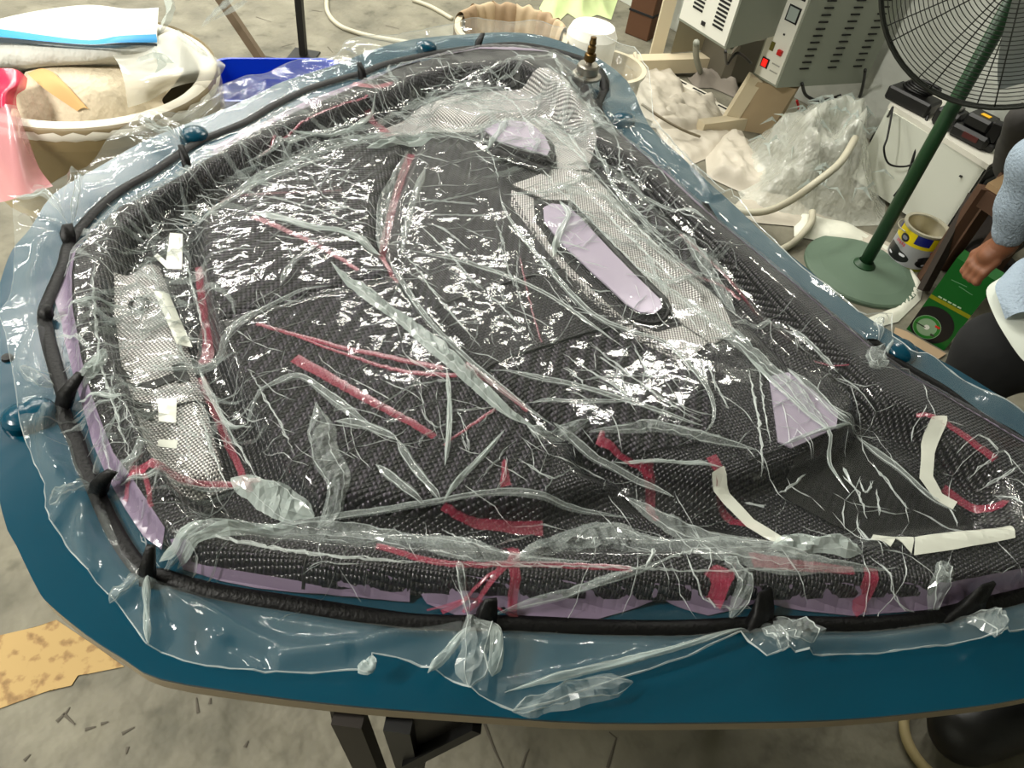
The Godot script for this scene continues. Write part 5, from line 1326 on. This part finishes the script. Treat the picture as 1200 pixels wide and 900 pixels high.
func right_side(wx: Vector3) -> void:
	var black := mat(Color(0.02, 0.02, 0.022), 0.45)
	var white := mat(Color(0.80, 0.81, 0.76), 0.4)
	var wood := mat(Color(0.30, 0.20, 0.13), 0.7)
	# white sheet under the fan
	tag(put("white_sheet", crumpled(plan("992 -2654, 1199 -2644, 1403 -2487, 1430 -2312, 1394 -2218, 1277 -2067, 1201 -2021, 1111 -2015, 1276 -2140, 1362 -2293, 1353 -2419, 1202 -2484, 969 -2483"), 0.03, 0.04, 3.0, 81, 0.015), mat(Color(0.86, 0.86, 0.80), 0.5)), "white plastic sheet curling round the green fan base", "sheet")
	# low white cabinet against the wall
	var a: Vector3 = Vector3(1.286, 0.330, -2.989)
	var b: Vector3 = Vector3(1.568, 0.330, -2.630)
	var back := Vector3(0.707, 0, -0.707) * 0.3
	var o := thing("white_cabinet", "low white cabinet with dark louvred end, against the grey wall", "cabinet")
	var g := Vector3(0, -0.31, 0)
	var base := [a + g, b + g, b + back + g, a + back + g]
	part(o, "body", prism(base, [a, b, b + back, a + back]), white)
	var t := Vector3(0, 0.02, 0)
	var ov := (b - a).normalized() * 0.008 - back.normalized() * 0.01
	part(o, "top", prism([a + ov * -1.0, b + ov, b + back + ov, a + back - ov], [a - ov + t, b + ov + t, b + back + ov + t, a + back - ov + t]), mat(Color(0.84, 0.83, 0.78), 0.4))
	part(o, "end_panel", prism([b + g + ov, b + back + g + ov, b + back + ov, b + ov], [b + g + ov * 2, b + back + g + ov * 2, b + back + ov * 2, b + ov * 2]), mat(Color(0.13, 0.12, 0.10), 0.6))
	for k in 5:
		var h := Vector3(0, -0.05 - k * 0.045, 0)
		part(o, "louvre", beam(b + ov * 2.2 + back * 0.1 + h, b + ov * 2.2 + back * 0.9 + h, 0.01, 0.016), black)
	part(o, "screw", lathe([Vector2(0.001, 0.006), Vector2(0.006, 0.004), Vector2(0.007, 0)], 10), black, b.lerp(a, 0.13) + Vector3(0, -0.07, 0) - back.normalized() * 0.004)
	var turn := -PI / 4
	o = thing("power_supply", "black power supply box with coiled black leads on the left of the white cabinet", "power supply", Vector3(1.370, 0.350, -3.009), turn)
	part(o, "case", block(Vector3(0.19, 0.055, 0.10), 0.008), black)
	var coil := []
	for k in 60: coil.append(Vector3(0.055 * cos(k * 0.45) + 0.0006 * k - 0.01, 0.062 + 0.0006 * k, 0.03 * sin(k * 0.45)))
	part(o, "lead", tube_mesh(coil, 0.006, 6), black)
	o = thing("hand_lamp", "grey and black boxy tool in the middle of the white cabinet, partly behind the pole", "tool", Vector3(1.478, 0.350, -2.877), turn)
	part(o, "body", block(Vector3(0.10, 0.07, 0.09), 0.012), mat(Color(0.07, 0.07, 0.065), 0.5))
	part(o, "switch", block(Vector3(0.05, 0.012, 0.05), 0.003), mat(Color(0.3, 0.3, 0.28), 0.5), Vector3(0, 0.07, 0))
	o = thing("battery_charger", "black battery charger with a yellow tag, right of the green pole", "charger", Vector3(1.550, 0.350, -2.795), turn)
	part(o, "case", block(Vector3(0.15, 0.05, 0.11), 0.012), black)
	part(o, "battery", block(Vector3(0.10, 0.05, 0.085), 0.01), mat(Color(0.04, 0.04, 0.04), 0.4), Vector3(0, 0.05, 0))
	part(o, "tag", block(Vector3(0.035, 0.003, 0.02), 0.0005), mat(Color(0.95, 0.72, 0.05), 0.5), Vector3(0.005, 0.1, 0.005))
	part(o, "red_band", block(Vector3(0.06, 0.02, 0.004), 0.0005), mat(Color(0.28, 0.06, 0.05), 0.5), Vector3(0.01, 0.02, 0.056))
	o = thing("tool_battery", "small upright black tool battery at the right end of the white cabinet", "battery", Vector3(1.586, 0.350, -2.743), turn + 0.3)
	part(o, "base", block(Vector3(0.06, 0.03, 0.055), 0.006), mat(Color(0.06, 0.06, 0.065), 0.4))
	part(o, "tower", block(Vector3(0.045, 0.075, 0.04), 0.005), black, Vector3(0, 0.03, 0))
	for s in [["a", "black lead dangling from the power supply over the left end of the cabinet", [Vector3(1.259, 0.380, -2.891), Vector3(1.308, 0.280, -3.010), Vector3(1.359, 0.140, -3.164), Vector3(1.367, 0.100, -3.181)], 0.005], ["a", "thin black lead looping down the front of the white cabinet", [Vector3(1.259, 0.380, -2.891), Vector3(1.261, 0.300, -2.814), Vector3(1.261, 0.260, -2.788), Vector3(1.314, 0.200, -2.800), Vector3(1.383, 0.200, -2.804), Vector3(1.435, 0.230, -2.828)], 0.004], ["a", "long black cable falling down the front of the cabinet beside the pole", [Vector3(1.429, 0.400, -2.971), Vector3(1.407, 0.340, -2.892), Vector3(1.406, 0.240, -2.840), Vector3(1.418, 0.140, -2.819), Vector3(1.409, 0.060, -2.817)], 0.006], ["a", "black stick-like cable leaning against the wall above the cabinet", [Vector3(1.613, 0.360, -2.734), Vector3(1.559, 0.480, -2.642), Vector3(1.477, 0.620, -2.504)], 0.006]]:
		tag(put("black_lead", tube_mesh(smooth3(s[2], 6), s[3], 7), black), s[1], "cable")
	tag(put("grey_bag", body([[Vector3(1.434, 0.620, -2.383), 0.05, Vector3(1.619, 0.420, -2.533), 0.09], [Vector3(1.590, 0.500, -2.495), 0.09, Vector3(1.721, 0.360, -2.582), 0.1]], 0.02, 0.05), mat(Color(0.22, 0.21, 0.2), 0.8)), "slumped dark grey bag at the right edge, behind the wooden bench", "bag")
	o = thing("wooden_bench", "small wooden bench with a pale plywood top at the right edge", "bench")
	var q := [Vector3(1.430, 0.420, -2.337), Vector3(1.504, 0.420, -2.238), Vector3(1.633, 0.420, -2.329), Vector3(1.543, 0.420, -2.450)]
	var q2 := []
	var q3 := []
	for p in q:
		q2.append(p - Vector3(0, 0.018, 0))
		q3.append(p)
	part(o, "top", prism(q2, q3), mat(Color(0.62, 0.51, 0.37), 0.7))
	part(o, "apron", beam(q[0] - Vector3(0, 0.05, 0), q[1] - Vector3(0, 0.05, 0), 0.02, 0.06), wood)
	for p in q: part(o, "leg", beam(p - Vector3(0, 0.018, 0), p - Vector3(0, 0.42, 0), 0.035, 0.035, Vector3.BACK), wood)
	o = thing("brown_plank", "dark brown plank slanting between the paint can and the green box", "plank")
	part(o, "board", beam(Vector3(1.405, 0.020, -2.255), Vector3(1.450, 0.340, -2.398), 0.075, 0.02, Vector3(0.7, 0.2, 0.7)), mat(Color(0.17, 0.13, 0.09), 0.7))
	tag(put("white_board", prism([Vector3(1.779, 0.020, -2.791), Vector3(1.893, 0.020, -2.687), Vector3(1.920, 0.020, -2.724), Vector3(1.804, 0.020, -2.823)], [Vector3(1.679, 0.200, -2.651), Vector3(1.786, 0.200, -2.563), Vector3(1.806, 0.200, -2.592), Vector3(1.699, 0.200, -2.681)]), mat(Color(0.72, 0.72, 0.74), 0.6)), "sheet of white board leaning under the wooden bench", "board")
	tag(put("grey_sack", body([[Vector3(1.621, 0.100, -2.416), 0.06, Vector3(1.740, 0.140, -2.559), 0.09], [Vector3(1.595, 0.060, -2.358), 0.05, Vector3(1.699, 0.060, -2.336), 0.08]], 0.02, 0.05), mat(Color(0.13, 0.10, 0.08), 0.85)), "dark brown sack on the floor behind the green box", "sack")
	paint_can()
	green_box()

func paint_can() -> void:
	var img := Image.create_empty(512, 128, false, Image.FORMAT_RGBA8)
	img.fill(Color(0.62, 0.62, 0.63))
	img.fill_rect(Rect2i(0, 84, 512, 44), Color(0.86, 0.77, 0.06))
	for s in [[0, 60], [150, 60], [300, 90], [450, 62]]: img.fill_rect(Rect2i(s[0], 96, s[1], 32), Color(0.05, 0.10, 0.45))
	img.fill_rect(Rect2i(0, 0, 512, 10), Color(0.50, 0.52, 0.08))
	var el := func(cx: float, cy: float, rx: float, ry: float, c: Color) -> void:
		for y in range(int(cy - ry), int(cy + ry) + 1):
			for x in range(int(cx - rx), int(cx + rx) + 1):
				if y >= 0 and y < 128 and pow((x - cx) / rx, 2) + pow((y - cy) / ry, 2) < 1.0: img.set_pixel(posmod(x, 512), y, c)
	for cx in [105, 255, 420]:
		el.call(cx, 34, 62, 20, Color(0.06, 0.06, 0.07))
		el.call(cx + 20, 48, 40, 12, Color(0.12, 0.12, 0.13))
		el.call(cx - 30, 42, 14, 5, Color(0.9, 0.9, 0.92))
		el.call(cx + 22, 26, 12, 4, Color(0.85, 0.85, 0.88))
		el.call(cx - 5, 98, 19, 14, Color(0.10, 0.10, 0.16))
		el.call(cx - 5, 98, 12, 7, Color(0.55, 0.55, 0.6))
		for k in 5: img.fill_rect(Rect2i(posmod(cx - 22 + k * 10, 500), 70 + k % 2 * 2, 7, 10), Color(0.78, 0.34, 0.38))
	img.flip_y()
	var lab := mat(Color(1, 1, 1), 0.35)
	var im2 := img
	im2.flip_y()
	lab.albedo_texture = ImageTexture.create_from_image(im2)
	var c: Vector3 = Vector3(1.395, 0.165, -2.452)
	var o := thing("paint_can", "open paint can with yellow, blue and grey printed label, next to the fan base", "can", Vector3(c.x, 0, c.z), 0.4)
	o.scale = Vector3.ONE * 0.87
	var metal := mat(Color(0.72, 0.70, 0.62), 0.35, 0.5)
	part(o, "label", lathe([Vector2(0.09, 0.012), Vector2(0.09, 0.178)], 40), lab)
	part(o, "shell", lathe([Vector2(0.001, 0.004), Vector2(0.089, 0.004), Vector2(0.092, 0.0), Vector2(0.092, 0.012), Vector2(0.0895, 0.012), Vector2(0.0895, 0.182), Vector2(0.094, 0.184), Vector2(0.094, 0.191), Vector2(0.08, 0.19), Vector2(0.078, 0.184), Vector2(0.084, 0.18), Vector2(0.086, 0.1)], 40), metal)
	part(o, "paint", lathe([Vector2(0.086, 0.11), Vector2(0.07, 0.105), Vector2(0.001, 0.105)], 32), mat(Color(0.80, 0.76, 0.64), 0.5))
	var h := []
	for k in 13:
		var t := PI * k / 12.0
		h.append(Vector3(0.1 * cos(t), 0.165 - 0.02 * sin(t), -0.11 * sin(t) - 0.0))
	part(o, "handle", tube_mesh(h, 0.0025, 6), metal)

func green_box() -> void:
	var bl: Vector3 = Vector3(1.300, -0.000, -2.038)
	var br: Vector3 = Vector3(1.413, 0.000, -1.955)
	var ex := (br - bl).normalized() * 0.135
	var ez := Vector3(ex.z, 0, -ex.x).normalized() * 0.07
	if ez.z > 0: ez = -ez
	var up := Vector3(0.01, 0.30, -0.012)
	var o := thing("green_box", "upright green carton printed with a grinding disc and a yellow stripe", "box")
	var gm := mat(Color(0.01, 0.34, 0.09), 0.35)
	part(o, "carton", prism([bl, bl + ex, bl + ex + ez, bl + ez], [bl + up, bl + ex + up * 0.97, bl + ex + ez + up * 0.97, bl + ez + up]), gm)
	var n := ex.cross(up).normalized()
	if n.dot(ez) > 0: n = -n
	var spot := func(u: float, v: float, l: float) -> Vector3: return bl + ex * u + up * v + n * l
	var disc := func(called: String, u: float, v: float, r: float, r0: float, l: float, m: Material) -> void:
		var st := tool()
		for k in 32:
			var q := []
			for e in [[r0, k], [r, k], [r, k + 1], [r0, k + 1]]:
				var a: float = TAU * e[1] / 32
				var uu: float = clampf(u + cos(a) * e[0] / 0.135, 0.0, 1.0)
				var vv: float = maxf(v + sin(a) * e[0] / 0.30, 0.0)
				q.append(spot.call(uu, vv, l))
			quad(st, q[0], q[1], q[2], q[3])
		part(o, called, done(st), m)
	disc.call("printed_wheel", 0.42, 0.2, 0.068, 0.0, 0.0008, mat(Color(0.02, 0.02, 0.025), 0.5))
	disc.call("printed_disc", 0.36, 0.15, 0.044, 0.0, 0.0014, mat(Color(0.50, 0.62, 0.50), 0.4))
	disc.call("printed_ring", 0.36, 0.15, 0.042, 0.032, 0.0018, mat(Color(0.12, 0.45, 0.14), 0.4))
	disc.call("printed_hub", 0.36, 0.15, 0.009, 0.0, 0.0022, mat(Color(0.85, 0.87, 0.84), 0.4))
	var bar := func(called: String, u0: float, u1: float, v0: float, v1: float, l: float, m: Material, tilt := 0.0) -> void:
		part(o, called, prism([spot.call(u0, v0, 0.0), spot.call(u1, v0 + tilt, 0.0), spot.call(u1, v1 + tilt, 0.0), spot.call(u0, v1, 0.0)], [spot.call(u0, v0, l), spot.call(u1, v0 + tilt, l), spot.call(u1, v1 + tilt, l), spot.call(u0, v1, l)]), m)
	bar.call("yellow_stripe", 0.0, 1.0, 0.47, 0.515, 0.001, mat(Color(0.50, 0.50, 0.02), 0.4))
	for k in 5: bar.call("printed_mark", 0.16 + k * 0.12, 0.25 + k * 0.12, 0.525, 0.54, 0.0012, mat(Color(0.65, 0.75, 0.62), 0.4))
	bar.call("printed_mark", 0.5, 0.62, 0.2, 0.225, 0.0024, mat(Color(0.75, 0.14, 0.10), 0.4))
	bar.call("printed_mark", 0.08, 0.34, 0.135, 0.145, 0.0024, mat(Color(0.03, 0.04, 0.03), 0.4))
	bar.call("printed_mark", 0.52, 0.62, 0.085, 0.11, 0.0024, mat(Color(0.2, 0.24, 0.2), 0.4))
	bar.call("scuff_mark", 0.18, 0.55, 0.76, 0.768, 0.0008, mat(Color(0.35, 0.55, 0.38), 0.5), 0.01)
	bar.call("scuff_mark", 0.4, 0.75, 0.735, 0.742, 0.0008, mat(Color(0.35, 0.55, 0.38), 0.5), -0.015)
	tag(put("beige_card", heap(plan("1257 -2031, 1295 -2019, 1408 -1938, 1339 -1872, 1226 -1950"), func(_p): return 0.006, 0.03), mat(Color(0.72, 0.62, 0.50), 0.8)), "flat beige card on the floor in front of the green box", "card")

func people(black: Material) -> void:
	var skin := mat(Color(0.50, 0.32, 0.22), 0.55)
	skin.subsurf_scatter_enabled = true
	skin.subsurf_scatter_strength = 0.08
	var denim := mat(Color(0.60, 0.66, 0.72), 0.9)
	denim.normal_enabled = true
	denim.normal_texture = noise_map(0.05, 8.0, 91)
	denim.uv1_triplanar = true
	denim.uv1_scale = Vector3(4, 4, 4)
	var trousers := mat(Color(0.045, 0.05, 0.055), 0.9)
	var o := thing("person", "seated person at the right edge in pale denim sleeve and dark trousers, hand lowered", "person")
	var wrist: Vector3 = Vector3(1.269, 0.500, -1.836)
	var elbow: Vector3 = Vector3(1.202, 0.740, -1.834)
	var grip: Vector3 = Vector3(1.248, 0.460, -1.828)
	var shoulder := elbow + Vector3(0.22, 0.28, 0.10)
	var hip := Vector3(1.72, 0.46, -1.45)
	var knee: Vector3 = Vector3(1.133, 0.460, -1.419)
	var foot := Vector3(knee.x + 0.02, 0.08, knee.z + 0.0)
	var chest := shoulder + Vector3(0.12, -0.05, 0.16)
	# skin: head, neck, arms under the clothes and the hands, one surface
	var neck := chest + Vector3(0, 0.16, 0.02)
	var bones := [[hip + Vector3(0.05, 0.05, 0), 0.12, chest, 0.13], [chest, 0.09, neck, 0.05], [neck + Vector3(-0.03, 0.1, 0), 0.085, neck + Vector3(-0.05, 0.17, 0), 0.09], [neck + Vector3(-0.14, 0.11, 0), 0.014, neck + Vector3(-0.13, 0.14, 0), 0.01], [shoulder, 0.05, elbow, 0.042], [elbow, 0.042, wrist, 0.028], [wrist, 0.028, grip, 0.03], [hip, 0.08, knee, 0.06], [knee, 0.055, foot, 0.04]]
	part(o, "body", body(bones, 0.018, 0.03), skin)
	var hand := [[wrist, 0.027, wrist.lerp(grip, 0.5), 0.03], [wrist.lerp(grip, 0.4), 0.028, grip, 0.03]]
	var d := (grip - wrist).normalized()
	var side := d.cross(Vector3.UP).normalized()
	var palm := side.cross(d)
	for k in 4:
		var r: Vector3 = grip + side * (0.026 - k * 0.018) + d * (0.006 - absf(k - 1.2) * 0.004)
		var k1: Vector3 = r + d * 0.032 - Vector3(0, 0.012, 0)
		var k2: Vector3 = k1 + Vector3(0, -0.026, 0) + d * 0.006
		var k3: Vector3 = k2 + Vector3(0, -0.014, 0) - d * 0.014
		for e in [[r, 0.011, k1, 0.0098], [k1, 0.0098, k2, 0.009], [k2, 0.0088, k3, 0.0078]]: hand.append(e)
	var th := wrist.lerp(grip, 0.45) + side * 0.028
	hand.append([th, 0.013, th + d * 0.03 + side * 0.014 - Vector3(0, 0.02, 0), 0.0105])
	hand.append([th + d * 0.03 + side * 0.014 - Vector3(0, 0.02, 0), 0.0105, th + d * 0.05 + side * 0.004 - Vector3(0, 0.045, 0), 0.009])
	part(o, "hand", body(hand, 0.004, 0.008), skin)
	part(o, "sleeve", body([[shoulder, 0.08, elbow, 0.056], [elbow, 0.056, elbow.lerp(wrist, 0.5), 0.048], [elbow.lerp(wrist, 0.5), 0.048, elbow.lerp(wrist, 0.84), 0.044], [chest + Vector3(0, 0.02, 0), 0.17, hip + Vector3(0.05, 0.22, 0), 0.17]], 0.016, 0.05), denim)
	part(o, "trousers", body([[hip, 0.13, knee, 0.078], [knee, 0.078, foot + Vector3(0, 0.02, 0), 0.07], [hip + Vector3(0, 0, 0.2), 0.13, knee + Vector3(0.25, -0.02, 0.22), 0.085], [hip + Vector3(0, 0, 0.2), 0.14, hip + Vector3(0.03, 0.1, 0), 0.15]], 0.018, 0.06), trousers)
	part(o, "shoe", body([[foot + Vector3(0.04, -0.03, 0), 0.045, foot + Vector3(-0.12, -0.04, 0.02), 0.036]], 0.014, 0.02), black)
	part(o, "hair", body([[neck + Vector3(-0.01, 0.19, 0), 0.085, neck + Vector3(0.02, 0.14, 0), 0.085]], 0.018, 0.03), black)
	part(o, "shirt_hem", loft([[Vector3(1.115, 0.573, -1.550), Vector3(1.158, 0.601, -1.579), Vector3(1.238, 0.613, -1.621)], [Vector3(1.051, 0.584, -1.473), Vector3(1.107, 0.597, -1.458), Vector3(1.184, 0.606, -1.467)], [Vector3(1.044, 0.579, -1.380), Vector3(1.090, 0.581, -1.353), Vector3(1.157, 0.582, -1.354)], [Vector3(1.054, 0.576, -1.290), Vector3(1.075, 0.569, -1.252), Vector3(1.130, 0.556, -1.239)]], 6), mat(Color(0.82, 0.84, 0.80), 0.6))
	part(o, "jacket_flap", loft([[Vector3(1.097, 0.602, -1.522), Vector3(1.117, 0.642, -1.535), Vector3(1.189, 0.670, -1.564)], [Vector3(1.051, 0.609, -1.456), Vector3(1.087, 0.632, -1.437), Vector3(1.161, 0.649, -1.455)], [Vector3(1.050, 0.601, -1.404), Vector3(1.076, 0.621, -1.381), Vector3(1.148, 0.634, -1.395)], [Vector3(1.061, 0.585, -1.372), Vector3(1.072, 0.617, -1.362), Vector3(1.143, 0.630, -1.377)]], 6), denim)
	# shoe of someone standing at the near side
	o = thing("black_shoe", "black shoe with a pale beige sole edge, under the near right of the mould", "shoe")
	var toe: Vector3 = Vector3(0.980, 0.050, -0.625)
	var heel := toe + Vector3(0.24, 0.02, -0.10)
	part(o, "upper", body([[toe + Vector3(0.06, 0.035, -0.02), 0.07, heel, 0.065], [toe + Vector3(0.10, 0.03, -0.06), 0.07, heel, 0.06], [heel, 0.06, heel + Vector3(0, 0.12, 0), 0.065], [heel + Vector3(0, 0.12, 0), 0.07, heel + Vector3(0.02, 0.45, -0.03), 0.085]], 0.014, 0.03), black)
	var sole := []
	for k in 15: sole.append(toe + Vector3(0.06, -0.035, -0.02) + Vector3(cos(2.0 + k * 0.2) * 0.09, 0, sin(2.0 + k * 0.2) * 0.09))
	part(o, "sole_edge", tube_mesh(sole, 0.011, 8), mat(Color(0.62, 0.56, 0.40), 0.7))
